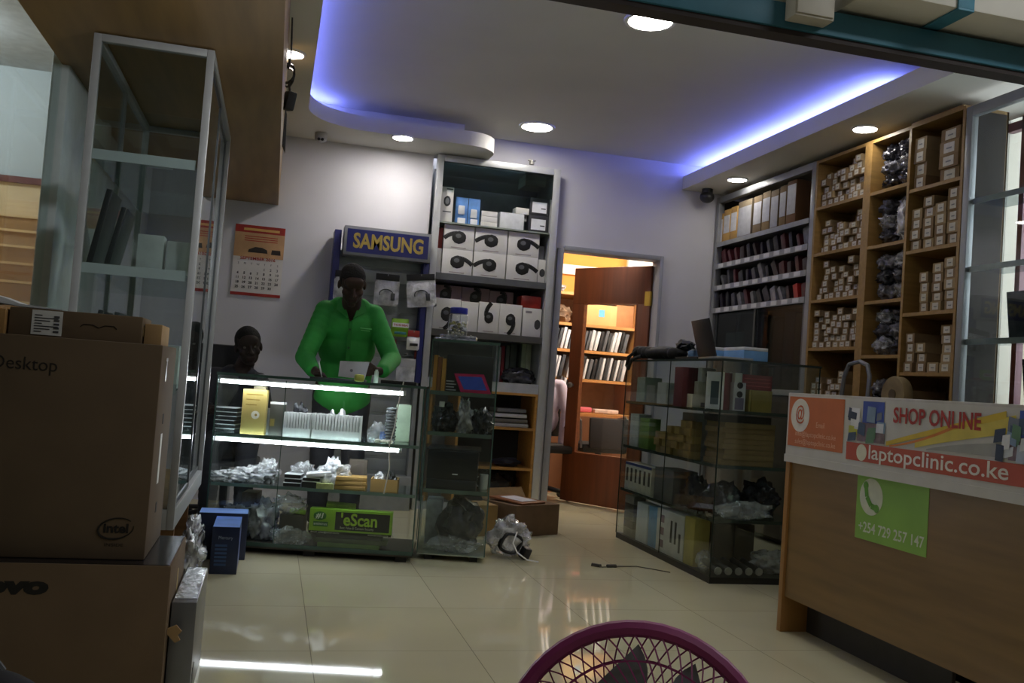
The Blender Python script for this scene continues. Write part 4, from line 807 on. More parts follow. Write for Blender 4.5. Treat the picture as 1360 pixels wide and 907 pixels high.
# -- top shelf goods
def rb(name, x0, y0, x1, y1, Y, z, dep, mat, label, cat='box', group=None, bev=.002):
    a = FY(x0,y0,x1,y1,Y); o = MB().box(a[0],a[1],Y,Y+dep,z,max(a[3],z+.01),bev).build(name, mat); return tag(o, label, cat, group), a
WB = M('#d3d2d0', .5, 0, .04)
t = thing('webcam_box', 'tall white box with a dark oval lens picture on the rack top shelf', 'box', (1.2,7.05,2.196))
a = FY(583,247,602,289,7.03); MB().box(a[0],a[1],7.03,7.13,2.196,a[3],.002).build('carton_body', WB, t)
q = at(594,267,Y=7.029); MB().ball((q.x,7.0285,q.z),(.028,.002,.042),2).build('lens_picture', M('#33363a', .3), t); MB().ball((q.x,7.0262,q.z),(.016,.001,.025),2).build('lens_highlight', M('#6f7378', .3), t)
MB().box(q.x-.03,q.x+.035,7.0285,7.03,q.z-.085,q.z-.077).box(q.x-.01,q.x+.04,7.0285,7.03,a[3]-.025,a[3]-.015).build('printed_text', M('#55575b', .5), t)
for k,(x0,y0,x1,y1,l_) in enumerate(((605,262,622,294,'blue blister pack on the rack top shelf beside the lens box'),(622,264,638,296,'blue blister pack on rack top shelf, beside the white stack'))):
    t = thing('blister_pack', l_, 'blister pack', (1.3,7.07,2.196)); a = FY(x0,y0,x1,y1,7.06)
    MB().box(a[0],a[1]-.004,7.06,7.068,2.196,a[3],.002).build('backing_card', M('#5f8fd0', .4, 0, .15, 20), t)
    MB().rbox(((a[0]+a[1])/2-.005,7.05,2.196+.09+.02*(1-k)),(.05,.022,.07),(0,0,0),.008).build('mouse', M('#d6dadf', .3), t)
    MB().box(a[0]+.02,a[1]-.02,7.045,7.06,2.2,2.245,.004).build('adapter', M('#e4e6ea', .3), t)
for k in range(3):
    o = MB().box(1.475,1.605-.002*k,7.05,7.15,2.196+.042*k,2.196+.042*k+.041,.002).build('product_box', WB); tag(o, 'white flat box on rack top shelf, %s of the central stack' % ('bottom','middle','top')[k], 'box')
o, a = rb('product_box',664,283,696,302,7.05,2.196,.12,M('#cdd0d6', .4, 0, .1, 25),'white box with a blue stripe lying on the rack top shelf'); 
MB().box(a[0]+.03,a[0]+.065,7.0485,7.05,2.2,a[3]-.004).build('blue_stripe', M('#5566c4', .4), o) if False else None
o = MB().rbox((1.79,7.12,2.196+.105),(.10,.10,.045),(0,0,.15),.003).build('product_box', M('#9a9ba0', .5)); tag(o, 'grey box tilted on the blue striped box', 'box')
o = MB().rbox((1.80,7.10,2.196+.158),(.11,.10,.05),(0,0,.05),.003).build('product_box', WB); tag(o, 'white box topmost above the grey tilted box on the rack', 'box')
for k,(x0,y0,x1,y1) in enumerate(((697,281,727,307),(699,256,729,281))):
    t = thing('product_box', 'black box with a large white label on the rack top shelf, %s of two' % ('lower','upper')[k], 'box', (1.9,7.05,2.196+.135*k))
    MB().box(1.853,2.01,7.03,7.16,2.1965+.136*k,2.1965+.136*k+.134,.002).build('carton_body', M('#2b2c33', .4), t)
    MB().box(1.872,1.99,7.0285,7.03,2.215+.136*k,2.30+.136*k).build('white_label', M('#d9dbe2', .4), t)
    MB().box(1.945,1.982,7.0275,7.0286,2.245+.136*k,2.253+.136*k).build('printed_text', M('#303238', .4), t)
# -- headset boxes
def headset_box(x0, x1, y, dep, z0, z1, label, flip=1, up=0, zt=0, group='headset boxes on the rack', face=WB, off=0):
    t = thing('headset_box', label, 'box', ((x0+x1)/2,y+dep/2,z0), 0, group)
    MB().box(x0,x1,y,y+dep,z0,z1,.002).build('carton_body', face, t)
    cx, cz, h, w = (x0+x1)/2+off, (z0+z1)/2+zt, z1-z0, x1-x0; r = min(w*.27,.058)
    m_ = MB(); yy = y-.0012
    if up == 0:
        m_.ball((cx-flip*.0,yy,cz),(r,.0012,r*.88),2)
        pts = [(cx+flip*r*.3,cz+r*.55),(cx+flip*r*1.2,cz+r*.5),(cx+flip*(w/2-.002-flip*off),cz-r*.25)]; pw = [(0,-.014),(0,-.015),(0,-.016)]
        if flip < 0: pts = [(p[0],cz+(p[1]-cz)) for p in pts]
    else:
        m_.ball((cx,yy,cz),(r*.85,.0012,r),2)
        pts = [(cx+flip*r*.5,cz+up*r*.3),(cx+flip*r*.75,cz+up*r*1.3),(cx-flip*r*.3,cz+up*(h/2-.003-up*zt))]
    q = []
    n = 10
    for i in range(n+1):
        u = i/n; x = (1-u)**2*pts[0][0]+2*u*(1-u)*pts[1][0]+u*u*pts[2][0]; z = (1-u)**2*pts[0][1]+2*u*(1-u)*pts[1][1]+u*u*pts[2][1]; q.append((x,z))
    wd_ = .016
    for (xa,za),(xb,zb) in zip(q,q[1:]):
        d = Vector((xb-xa,zb-za)).normalized()*1; nx, nz = -d.y*wd_, d.x*wd_
        m_.poly([(xa+nx,yy,za+nz),(xa-nx,yy,za-nz),(xb-nx,yy,zb-nz),(xb+nx,yy,zb+nz)])
    m_.build('headset_picture', M('#18191b', .3), t, normals=False)
    MB().ball((cx-r*.1,yy-.0012,cz+r*.2),(r*.4,.0006,r*.3),2).build('picture_shine', M('#5a5c60', .3), t)
    MB().box(cx-w*.25,cx+w*.25,yy,y,z0+.012,z0+.018).build('printed_text', M('#9a8f90', .5), t)
    return t
rows = [(1.8005,1.992,'lower'),(1.9925,2.18,'upper')]
xs_ = [(1.195,1.43),(1.435,1.70),(1.705,1.955)]
xs_ = [(1.185,1.425),(1.43,1.69),(1.695,1.95)]
for r,(z0,z1,rn) in enumerate(rows):
    for c,(x0,x1) in enumerate(xs_):
        fl_ = (-1,-1,1)[c] if r else (1,-1,1)[c]
        headset_box(x0+.002,x1-.002,7.02,.25,z0,z1,'white headset box in %s row on the rack middle shelf, %s' % (rn, ('left one','centre one','right one')[c]), fl_)
o = MB().box(1.145,1.182,7.03,7.2,1.8005,1.99,.002).build('product_box', WB); tag(o, 'narrow white box at left of the headset boxes, under a dark red box', 'box')
o = MB().box(1.145,1.182,7.04,7.2,1.991,2.15,.002).build('product_box', M('#7c2420', .5)); tag(o, 'dark red box squeezed at left of the upper headset boxes', 'box')
t = thing('headset_box', 'narrow white box with round emblem at right of lower headset row', 'box', (1.985,7.1,1.8005))
MB().box(1.955,2.016,7.03,7.2,1.8005,1.985,.002).build('carton_body', WB, t); MB().ball((1.99,7.0288,1.88),(.024,.001,.033),2).build('round_emblem', M('#3a3b3f', .4), t)
o = MB().box(1.962,2.014,7.09,7.25,1.9855,2.10,.002).build('product_box', M('#6c6e78', .5)); tag(o, 'grey box on top of the narrow emblem box', 'box')
PINK = M('#c4a9ae', .5, 0, .08, 12)
for k,(x0,x1) in enumerate(((1.15,1.40),(1.405,1.63),(1.635,1.83))):
    headset_box(x0,x1,7.26,.16,1.3705,1.735 if k < 2 else 1.725,'pinkish headset box standing behind the front row on the third shelf, %s' % ('left','centre','right')[k], 1, 1, .10, 'headset boxes on the rack', PINK)
for k,(x0,x1,fl_,up_) in enumerate(((1.15,1.36,1,-1),(1.365,1.50,1,-1),(1.505,1.67,-1,1),(1.672,1.85,1,-1))):
    if k == 1:
        o = MB().box(x0,x1,7.03,7.25,1.3705,1.60,.002).build('product_box', WB); tag(o, 'plain white box behind the blue lidded jar', 'box')
    else: headset_box(x0,x1,7.03,.2,1.3705,1.61,'white headset box in the front row of the third rack shelf, %s' % ('behind wrapped packet','','right of jar','far right')[k], fl_, up_)
t = thing('headset_box', 'white box with round emblem under the red packet', 'box', (1.93,7.1,1.3705)); MB().box(1.86,2.01,7.03,7.2,1.3705,1.595,.002).build('carton_body', WB, t)
MB().ball((1.98,7.0288,1.47),(.026,.001,.04),2).build('round_emblem', M('#3a3b3f', .4), t); MB().box(1.88,1.93,7.0288,7.03,1.555,1.572).build('printed_text', M('#8a8590', .4), t)
o = MB().rbox((1.925,7.13,1.645),(.17,.16,.10),(0,0,0),.02).build('red_packet', M('#a52a22', .35, 0, .25, 12)); tag(o, 'red packet lying on the emblem box under the third shelf', 'packet')
# -- lower goods on the rack
o = MB().ball((1.87,7.12,1.05),(.13,.09,.075),4,0,.35,101,2.4,1.0005).build('plastic_bag', M('#34343a', .2, .1, .5, 16, .6), ang=75); tag(o, 'black shiny bag lying on the white rack shelf', 'plastic bag')
for k,(x0,x1,h,c_) in enumerate(((1.72,1.76,.28,'#b8b9bd'),(1.765,1.79,.29,'#8a2632'),(1.80,1.83,.30,'#4c5854'),(1.835,1.89,.31,'#394440'),(1.93,1.965,.33,'#a6b596'),(1.967,2.01,.34,'#a9b49f'))):
    o = MB().box(x0,x1,7.25,7.4,1.0005,1.0005+h,.002).build('book', M(c_, .5)); tag(o, 'upright %s folder standing behind the black bag' % ('grey','dark red','dull green','dark green','pale green','wide pale')[k], 'folder')
for k,(z,l_) in enumerate(((.6555,'lowest'),(.69,'second'),(.73,'third'),(.77,'topmost'))):
    o = MB().rbox((1.82,7.14,z+.016),(.30-.02*k,.22,.03),(0,0,.03*k-.04),.008).build('paper_stack', M(('#8d8d90','#5d5a55','#b3b4b8','#6a6b70')[k], .5, 0, .1)); tag(o, 'flat wrapped paper bundle in the wooden cubby, %s' % l_, 'paper bundle')
o = MB().ball((1.84,7.15,.375),(.12,.09,.035),3,0,.3,102,2.4,.3455).build('dark_cloth', M('#2b2a33', .7)); tag(o, 'dark folded cloth bag on the lower cubby shelf', 'bag')
o = MB().ball((1.80,7.2,.16),(.12,.1,.11),3,0,.35,103,2.4,.001).build('plastic_bag', M('#26262a', .3, 0, .4, 20, .4)); tag(o, 'dark bag in the bottom of the wooden cubby', 'plastic bag')
# carton, clipboard and bagged cable on the floor before the rack
CBX = Matrix.Translation((1.70,6.12,0)) @ Matrix.Rotation(math.radians(28),4,'Z')
cb = thing('carton', 'open brown carton on the floor beside the glass tower', 'carton', (1.70,6.12,0), math.radians(28))
MB(CBX).box(-.20,.20,-.17,.17,0,.205,.004).build('carton_body', M('#66503a', .85, 0, .15, 8), cb)
MB(CBX).prism([(-.20,.17,.206),(.20,.17,.206),(.20,.22,.27),(-.20,.22,.27)], (0,.004,0)).build('flap', M('#856a46', .85), cb)
cp = thing('clipboard', 'brown board with white paper lying on the open carton', 'clipboard', (1.70,6.1,.206), math.radians(28))
MB(CBX).rbox((-.04,0,.218),(.24,.30,.012),(.04,0,.1),.003).build('board', M('#7a4a2c', .5), cp)
MB(CBX).rbox((-.03,.0,.2255),(.15,.20,.002),(.04,0,.1)).build('paper_sheet', M('#c9c9d2', .6), cp)
o = MB().rbox((1.36,6.0,.1),(.22,.22,.2),(0,0,.2),.004).build('carton', M('#8c7144', .85, 0, .15, 8)); tag(o, 'tan carton behind the glass tower on the floor', 'carton')
o = MB().ball((1.40,5.28,.105),(.125,.12,.11),4,0,.4,111,2.4,.001).build('plastic_bag', glass_mat((.9,.91,.93), 1.8, .12, .45, (.7,.71,.75), bump=.9, bscale=14), ang=75); tag(o, 'clear plastic bag with a black coil on the floor by the glass tower', 'plastic bag')
t = thing('coiled_cable', 'black coiled cable inside the clear bag on the floor', 'cable', (1.40,5.22,.02))
MB().tube([(1.39+.06*math.cos(a)+.008*math.sin(3*a),5.17+.02*math.sin(a*.37),.09+.055*math.sin(a)) for a in [k*.35 for k in range(90)]], .008, 6).build('coil', BLACK, t)
MB().rbox((1.475,5.15,.04),(.05,.05,.07),(.3,.2,.4),.01).build('plug', BLACK, t)
o = MB().tube([(1.40,5.08,.17),(1.375,5.06,.11),(1.40,5.05,.06),(1.46,5.05,.02),(1.53,5.06,.008)], .004, 6).build('charging_cable', WHITE); tag(o, 'thin white cord trailing over the bag onto the floor', 'cord')
# ================================================================ DOORWAY, DOOR AND STOREROOM
DF = M('#9a9ca6', .6, 0, .04)
struct('trim_8', MB().box(2.12,2.172,7.07,7.24,0,2.1,.004).box(2.172,3.0,7.07,7.24,2.088,2.125,.004).box(3.0,3.03,7.07,7.24,0,2.125,.004), DF)
HX, HY = 2.995, 7.20; ang_ = math.atan2(7.84-HY, 2.555-HX); LW = .80
DM = Matrix.Translation((HX,HY,0)) @ Matrix.Rotation(ang_,4,'Z')     # local +x runs from the hinge to the free edge
DW = M('#6e3a1c', .4, 0, .25, 2.2, .01, stretch=(9,9,.6))
m_ = MB(DM); m_.box(0,LW,-.02,.02,1.735,2.055,.003).box(0,LW,-.02,.02,.012,.44,.003).box(0,.125,-.02,.02,.44,1.735,.003).box(LW-.125,LW,-.02,.02,.44,1.735,.003)
dr = struct('door_1', m_, DW)
MB(DM).box(.12,LW-.12,-.004,.004,.43,1.745).build('pane', glass_mat((.9,.9,.88), .5), dr)
MB(DM).box(.12,.13,-.023,.023,.43,1.745).box(LW-.13,LW-.12,-.023,.023,.43,1.745).box(.12,LW-.12,-.023,.023,.43,.442).box(.12,LW-.12,-.023,.023,1.733,1.745).build('bead', wood('#7c4522'), dr)
for z in (.3,1.78): MB(DM).cyl((-.003,.016,z-.06),(-.003,.016,z+.06),.012).box(-.003,.05,.02,.024,z-.06,z+.06).build('hinge', M('#a58a3c', .35, .8), dr)
for s_ in (-1,1): MB(DM).cyl((LW-.06,s_*.02,1.02),(LW-.06,s_*.05,1.02),.012).ball((LW-.06,s_*.062,1.02),.026,2).build('door_handle', M('#8a8a88', .3, .9), dr)
SY = 8.75; SWd = wood('#b98349', .15)
sh = thing('storeroom_shelves', 'tall wooden shelving with rows of laptops in the storeroom behind the door', 'shelving', (3.2,9.0,0))
m_ = MB()
SXE = at(848,430,Y=SY).x
for x in (2.02,SXE-.03): m_.box(x,x+.03,SY,9.24,0,1.95)
m_.build('side_panel', SWd, sh)
for k,z in enumerate((1.94,1.635,1.375,1.09,.76)):
    zz = at(745,(352,376,419,455,0)[k],Y=SY).z if k in () else z
    MB().box(2.0,SXE,SY-(.25 if z < .8 else 0),9.24,z-.028,z).build('shelf', SWd, sh)
MB().box(2.0,SXE,9.225,9.245,0,1.95).build('back_panel', M('#b08a66', .7), sh)
def leanrow(x0, x1, z, hmax, seed, lab, grp, skip=()):
    r_ = random.Random(seed); x = x0; k = 0; gg = ['first','second','third','fourth','fifth','sixth','seventh','eighth','ninth','tenth','eleventh','twelfth','thirteenth','fourteenth','fifteenth','sixteenth','seventeenth','eighteenth','nineteenth','twentieth']
    while x < x1 and k < 20:
        th = r_.choice((.022,.028,.032)); h = hmax*(.86+.14*r_.random()); a_ = .16+.05*r_.random(); c_ = r_.choice(('#24262a','#2f3236','#3c4046','#1c1e22','#c9cbd0','#55585e')) if k%4 else '#d5d7da'
        cx = x+.5*th+.5*h*math.sin(a_)*1.0
        o = MB().rbox((cx+.0,SY+.13,z+.5*h*math.cos(a_)+.5*th*math.sin(a_)+.0005),(th,.24,h),(0,a_,0),.003).build('laptop', M(c_, .35)); tag(o, 'closed laptop leaning in %s, %s from the left' % (lab, gg[k]), 'laptop', grp)
        x += th+.010+.008*r_.random(); k += 1
leanrow(2.28,2.85,1.375,.22,5,'left part of upper storeroom row','laptops in the storeroom')
leanrow(2.90,SXE-.12,1.375,.22,6,'right part of upper storeroom row','laptops in the storeroom')
leanrow(2.34,2.72,1.09,.23,8,'left part of lower storeroom row','laptops in the storeroom')
leanrow(2.80,SXE-.12,1.09,.23,9,'right part of lower storeroom row','laptops in the storeroom')
o = MB().box(2.93,3.29,SY+.02,9.0,1.6355,1.84,.004).build('carton', M('#c9a26a', .8, 0, .06)); tag(o, 'pale brown carton with blue mark on upper storeroom shelf', 'carton')
MB().box(3.10,3.16,SY+.018,SY+.02,1.72,1.79).build('printed_mark', M('#5aa0d0', .6), o)
o = MB().box(3.295,SXE-.035,SY+.06,9.0,1.6355,1.86,.003).build('carton', M('#a8744a', .8)); tag(o, 'reddish brown carton beside the pale carton in storeroom', 'carton')
o = MB().box(2.42,2.59,SY+.03,8.95,1.6355,1.80,.003).build('carton', M('#bb8a4a', .8)); tag(o, 'small tan carton at left of the storeroom upper shelf', 'carton')
o = MB().ball((2.74,8.9,1.72),(.11,.1,.1),3,0,.35,121,2.4,1.6355).build('brown_bundle', M('#6a5440', .7, 0, .4, 14)); tag(o, 'mottled brown bundle beside the small tan carton in storeroom', 'bundle')
o = MB().ball((2.62,8.9,1.985),(.16,.1,.045),3,0,.4,122,2.4,1.9405).build('plastic_bag', M('#9a9aa0', .3, .2, .5, 20)); tag(o, 'silvery bag lying on top of the storeroom shelving', 'plastic bag')
struct('trim_9', MB().box(1.95,4.5,9.2,9.25,2.17,2.27), M('#d9cfc4', .6))
o = MB().rbox((2.98,8.72,.79),(.16,.10,.05),(0,0,.2),.015).build('pink_cloth', M('#d66a78', .7)); tag(o, 'pink cloth lying on the storeroom desk', 'cloth')
o = MB().rbox((3.2,8.68,.785),(.24,.14,.04),(0,0,-.1),.01).build('paper_heap', M('#d9c7c0', .7, 0, .3, 20)); tag(o, 'heap of pale papers on the storeroom desk', 'paper heap')
for k in range(3):
    o = MB().rbox((2.70+.04*k,8.72,.935),(.024,.2,.34-.03*k),(0,.09,0),.003).build('folder', M(('#3a3a3e','#c9c9cc','#232428')[k], .5)); tag(o, '%s folder standing upright on the storeroom desk' % ('grey','white','black')[k], 'folder')
oc = thing('office_chair', 'black office chair with chrome arms seen through the door glass', 'chair', (3.0,8.25,0))
MB().rbox((3.0,8.25,.46),(.46,.44,.08),(0,0,0),.03).build('seat', M('#1f2024', .7), oc); MB().rbox((3.02,8.02,.60),(.40,.045,.28),(-.1,0,0),.02).build('backrest', M('#232428', .7), oc)
for x in (2.76,3.24): MB().tube([(x,8.05,.46),(x-.0,8.1,.70),(x,8.22,.75),(x,8.4,.73),(x,8.44,.6),(x,8.36,.46)], .012, 8).build('arm', M('#8d8f92', .3, .9), oc)
MB().cyl((3.0,8.25,.08),(3.0,8.25,.43),.03).build('gas_post', DARK, oc)
for k in range(5):
    a_ = 2*PI*k/5+.3; MB().tube([(3.0,8.25,.1),(3.0+.27*math.cos(a_),8.25+.27*math.sin(a_),.06)], [.022,.015], 8).ball((3.0+.27*math.cos(a_),8.25+.27*math.sin(a_),.028),(.028,.028,.028),2).build('foot', DARK, oc)
c2_ = thing('office_chair', 'dark chair just inside the doorway with a pale jacket over its back', 'chair', (2.42,7.95,0))
MB().rbox((2.42,7.97,.45),(.42,.42,.07),(0,0,0),.03).build('seat', M('#26211f', .7), c2_); MB().rbox((2.41,8.20,.80),(.36,.05,.52),(.06,0,0),.02).build('backrest', M('#1d1b1c', .7), c2_)
MB().tube([(2.60,8.12,.44),(2.62,8.05,.40),(2.60,8.0,.62),(2.58,8.16,.7)], .016, 8).build('arm', BLACK, c2_)
MB().cyl((2.42,7.97,.08),(2.42,7.97,.42),.03).build('gas_post', DARK, c2_)
for k in range(5):
    a_ = 2*PI*k/5+.6; MB().tube([(2.42,7.97,.1),(2.42+.22*math.cos(a_),7.97+.22*math.sin(a_),.06)], [.022,.015], 8).ball((2.42+.22*math.cos(a_),7.97+.22*math.sin(a_),.028),(.028,.028,.028),2).build('foot', DARK, c2_)
jk = thing('jacket', 'pale lilac jacket hung over the chair inside the doorway', 'jacket', (2.42,8.16,.45))
from_mesh('cloth', blob([('c',(2.26,8.16,1.02),.045,(2.56,8.16,1.02),.045),('e',(2.40,8.14,.86),(.17,.05,.19)),('e',(2.40,8.14,.70),(.16,.045,.16)),('c',(2.565,8.14,1.0),.05,(2.60,8.08,.78),.045),('c',(2.60,8.08,.78),.045,(2.58,8.06,.50),.04),('c',(2.25,8.14,1.0),.05,(2.22,8.08,.75),.045),('c',(2.22,8.08,.75),.045,(2.23,8.06,.52),.04)], .009, 5), M('#b9afc0', .85, 0, .1, 9, .1), jk)
struct('wall_storeroom_white', MB().box(SXE+.005,4.49,9.15,9.2,0,2.6), M('#e9e6de', .8))
lamp('storeroom_lamp', 'POINT', (SXE+.35,8.6,1.9), 14, (1,.97,.9), .1)
struct('trim_10', MB().box(2.0,3.6,8.46,8.5,.0,.732), M('#8a5a3a', .6, 0, .15, 5))
# ================================================================ RIGHT GLASS DISPLAY (aligned with the room)
GX0, GX1, GY0, GY1, GH = 2.362, 2.96, 4.62, 6.03, 1.205
gd = thing('display_case', 'long glass display case with an open laptop on top, right of the door', 'display case', ((GX0+GX1)/2,(GY0+GY1)/2,0))
MB().box(GX0,GX0+.006,GY0,GY1,.035,GH).box(GX0+.006,GX1,GY0,GY0+.006,.035,GH).box(GX1-.006,GX1,GY0+.006,GY1,.035,GH).box(GX0+.006,GX1-.006,GY1-.006,GY1,.035,GH).build('glass_panel', glass_mat((.93,.96,.95), .9), gd)
MB().box(GX0-.006,GX1+.006,GY0-.012,GY1+.006,GH,GH+.009).build('glass_top', glass_mat((.55,.65,.62), 1.2), gd)
e = MB()
for x in (GX0,GX1):
    for y in (GY0,GY1): e.box(x-.003,x+.003,y-.003,y+.003,.035,GH)
e.box(GX0-.008,GX0-.005,GY0-.012,GY1,GH-.002,GH+.011).box(GX0-.006,GX1,GY0-.014,GY0-.011,GH-.002,GH+.011).box(GX0-.002,GX0+.002,5.30,5.306,.035,GH)
e.build('glass_edge', M('#1f2a26', .25, 0, .1), gd)
for z in (.925,.625,.332): MB().box(GX0+.008,GX1-.008,GY0+.008,GY1-.008,z,z+.007).box(GX0+.007,GX0+.009,GY0+.008,GY1-.008,z-.006,z+.012,mi=1).box(GX0+.009,GX1-.008,GY0+.007,GY0+.009,z-.006,z+.012,mi=1).build('glass_shelf', [glass_mat((.7,.78,.76)), M('#33403b', .25)], gd)
MB().box(GX0,GX1,GY0,GY1,.0,.035).build('base_board', M('#191a1a', .4), gd)
def db(name, x0, x1, y0, y1, z0, z1, mat, label, cat='box', group=None, bev=.002):
    o = MB().box(x0,x1,y0,y1,z0,z1,bev).build(name, mat); return tag(o, label, cat, group)
def fx(x0, y0, x1, y1, X): return FX(x0,y0,x1,y1,X)
Z1, Z2, Z3, Z0 = .9325, .6325, .3395, .0355
# top level: boxes behind the front glass
PY = 4.70
def gbx(name, x0, y0, x1, y1, Y, z, dep, mat, label, cat='box', group=None):
    a = FY(x0,y0,x1,y1,Y); o = MB().box(a[0],a[1],Y,Y+dep,z,a[3],.002).build(name, mat); tag(o, label, cat, group); return o, a
gbx('product_box',907,488,931,524,5.05,Z1,.12,M('#4a1f22', .4),'dark red box standing at left on the display case top shelf')
o,a = gbx('product_box',927,507,946,526,5.0,Z1+.07,.12,M('#b9b6a2', .5),'pale box in the middle of the pale stack in the display case')
o,a = gbx('product_box',919,524,945,545,4.98,Z1,.13,M('#c4c1ae', .5),'pale box with a dark square, bottom of the pale stack'); MB().box(a[0]+.055,a[0]+.08,4.9785,4.98,a[2]+.02,a[2]+.045).build('printed_square', M('#3f3a30', .5), o)
t,a = gbx('camera_box',932,489,951,507,5.0,Z1+.145,.12,M('#c6c9c6', .5),'white box with a dark rounded lens picture topping the pale stack'); MB().ball(((a[0]+a[1])/2,4.9985,(a[2]+a[3])/2+.07*0+.0),(.022,.001,.02),2).build('lens_picture', M('#34403f', .4), t)
t = thing('speaker_box', 'white and dark red slanted speaker box in the display case', 'box', (2.47,4.8,Z1))
SM_ = Matrix.Translation((2.47,4.76,Z1)) @ Matrix.Rotation(math.radians(35),4,'Z')
MB(SM_).box(-.055,.04,-.01,.10,0,.21,.002).build('carton_body', M('#7c2530', .4), t); MB(SM_).box(-.057,-.055,-.01,.10,0,.212).build('white_side', M('#c9ccc8', .4), t); MB(SM_).box(-.0585,-.057,.02,.07,.03,.16).build('speaker_picture', M('#33434a', .4), t)
t,a = gbx('speaker_box',974,508,990,549,4.72,Z1,.10,M('#b9babf', .4),'narrow speaker box with two black cones in the display case')
for k in range(2): MB().cyl(((a[0]+a[1])/2,4.7185,Z1+.145-.05*k),((a[0]+a[1])/2,4.7199,Z1+.145-.05*k),.018).build('cone_picture', BLACK, t)
MB().box(a[0]+.01,a[1]-.01,4.7185,4.72,Z1+.01,Z1+.075).build('printed_panel', M('#6d6680', .5), t)
GOLD = M('#8f7d3a', .45, .1, .12)
a = FY(990,519,1020,552,4.72); db('gift_box',a[0]+.02,2.60,4.72,4.80,Z1,Z1+.125,GOLD,'olive gold box on display case top shelf, left of two')
db('gift_box',2.602,2.73,4.72,4.80,Z1,Z1+.125,GOLD,'olive gold box on display case top shelf, right of two')
t = thing('product_box', 'long dark red box with white end lying on the gold boxes', 'box', (2.63,4.76,Z1+.1255)); MB().box(2.545,2.73,4.73,4.80,Z1+.1258,Z1+.21,.002).build('carton_body', M('#7a2026', .4), t); MB().box(2.50,2.5445,4.73,4.80,Z1+.1258,Z1+.215,.002).build('white_end', M('#c8cac6', .4), t)
for k in range(3): MB().box(2.56,2.72,4.7285,4.73,Z1+.145+.02*k,Z1+.15+.02*k).build('printed_line', M('#a2444a', .5), t)
for k,(y,h,c_) in enumerate(((5.85,.17,'#8f9a8a'),(5.68,.12,'#6d7168'),(5.50,.14,'#a7aaa2'),(5.34,.1,'#5d5f5a'),(5.22,.16,'#3c3f3d'))):
    db('product_box',2.40,2.52,y-.07,y+.07,Z1,Z1+h,M(c_, .5),'%s box far along the display case top shelf, %s from door' % (('pale green','grey','whitish','dull grey','dark')[k],('first','second','third','fourth','fifth')[k]))
# second level: thin cartons and small boxes
r_ = random.Random(4)
for k in range(8):
    z = Z2+.0295*k; db('carton',2.44+.008*(k%3),2.76,4.72-.004*(k%2),4.94,z,z+.029,M('#7a6640', .8, 0, .12),'flat olive brown carton at front of case second shelf, %s from the bottom' % ('first second third fourth fifth sixth seventh eighth'.split()[k]),'carton','flat cartons in the display case',.001)
db('product_box',2.42,2.74,4.73,4.92,Z2+.2365,Z2+.275,M('#1f1d1c', .5),'black flat box on top of the flat cartons in the case')
n = 0
for c in range(6):
    y = 5.06+.088*c; hgt = (5,5,4,4,3,3)[c]
    for k in range(hgt):
        z = Z2+.044*k; n += 1
        db('carton',2.385+.008*((c+k)%3),2.46,y-.04,y+.04,z,z+.043,M(('#8a7646','#7d6a42','#97834f')[(c+k)%3], .8, 0, .12),'small olive carton in case second shelf, %s stack from the front, %s up' % ('first second third fourth fifth sixth'.split()[c],'first second third fourth fifth'.split()[k]),'carton','small cartons in the display case',.001)
a = fx(832,548,866,590,2.39); o = db('product_box',2.39,2.47,5.64,5.80,Z2,Z2+.20,M('#5d7f3c', .5, 0, .2),'green box at the far end of the case second shelf')
db('product_box',2.39,2.48,5.82,5.97,Z2,Z2+.22,M('#a9b0ae', .5, 0, .15, 20),'pale printed box beside the green box in the case')
db('product_box',2.60,2.90,5.1,5.6,Z2,Z2+.26,M('#8f9294', .5),'large grey box at the back of the case second shelf')
# third level
for k in range(6):
    y = 5.955-.075*k; t = thing('phone_box', 'white box with dark phone picture on case third shelf, %s from the door' % ('first second third fourth fifth sixth'.split()[k]), 'box', (2.43,y,Z3), 0, 'white phone boxes in the display case')
    MB().box(2.385,2.48,y-.036,y+.036,Z3,Z3+.185,.001).build('carton_body', M('#c2c4ba', .5), t); MB().box(2.3838,2.385,y-.018,y+.012,Z3+.06,Z3+.15).build('phone_picture', M('#2b2d2b', .3), t); MB().box(2.3838,2.385,y-.036,y+.036,Z3+.168,Z3+.185).build('blue_band', M('#3f4d86', .4), t)
db('product_box',2.39,2.55,5.22,5.50,Z3,Z3+.2,M('#5f6262', .5),'plain grey box in the middle of the case third shelf')
for k,(x,y,r,l_) in enumerate(((2.46,5.05,(.07,.14,.11),'dark crumpled bag behind the grey box in the case third shelf'),(2.50,4.80,(.11,.1,.11),'dark shiny bag at the near corner of the case third shelf'),(2.72,4.78,(.10,.1,.12),'dark bag at the front right of the case third shelf'))):
    o = MB().ball((x,y,Z3+r[2]*.8),r,4,0,.4,131+k,2.4,Z3+.0005).build('plastic_bag', M('#23242a', .2, .1, .6, 18, .6), ang=75); tag(o, l_, 'plastic bag')
o = MB().ball((2.55,4.66,Z3+.05),(.16,.03,.05),4,0,.4,139,2.4,Z3+.0005).build('plastic_bag', FILM, ang=75); tag(o, 'clear film bag at the front edge of the case third shelf', 'plastic bag')
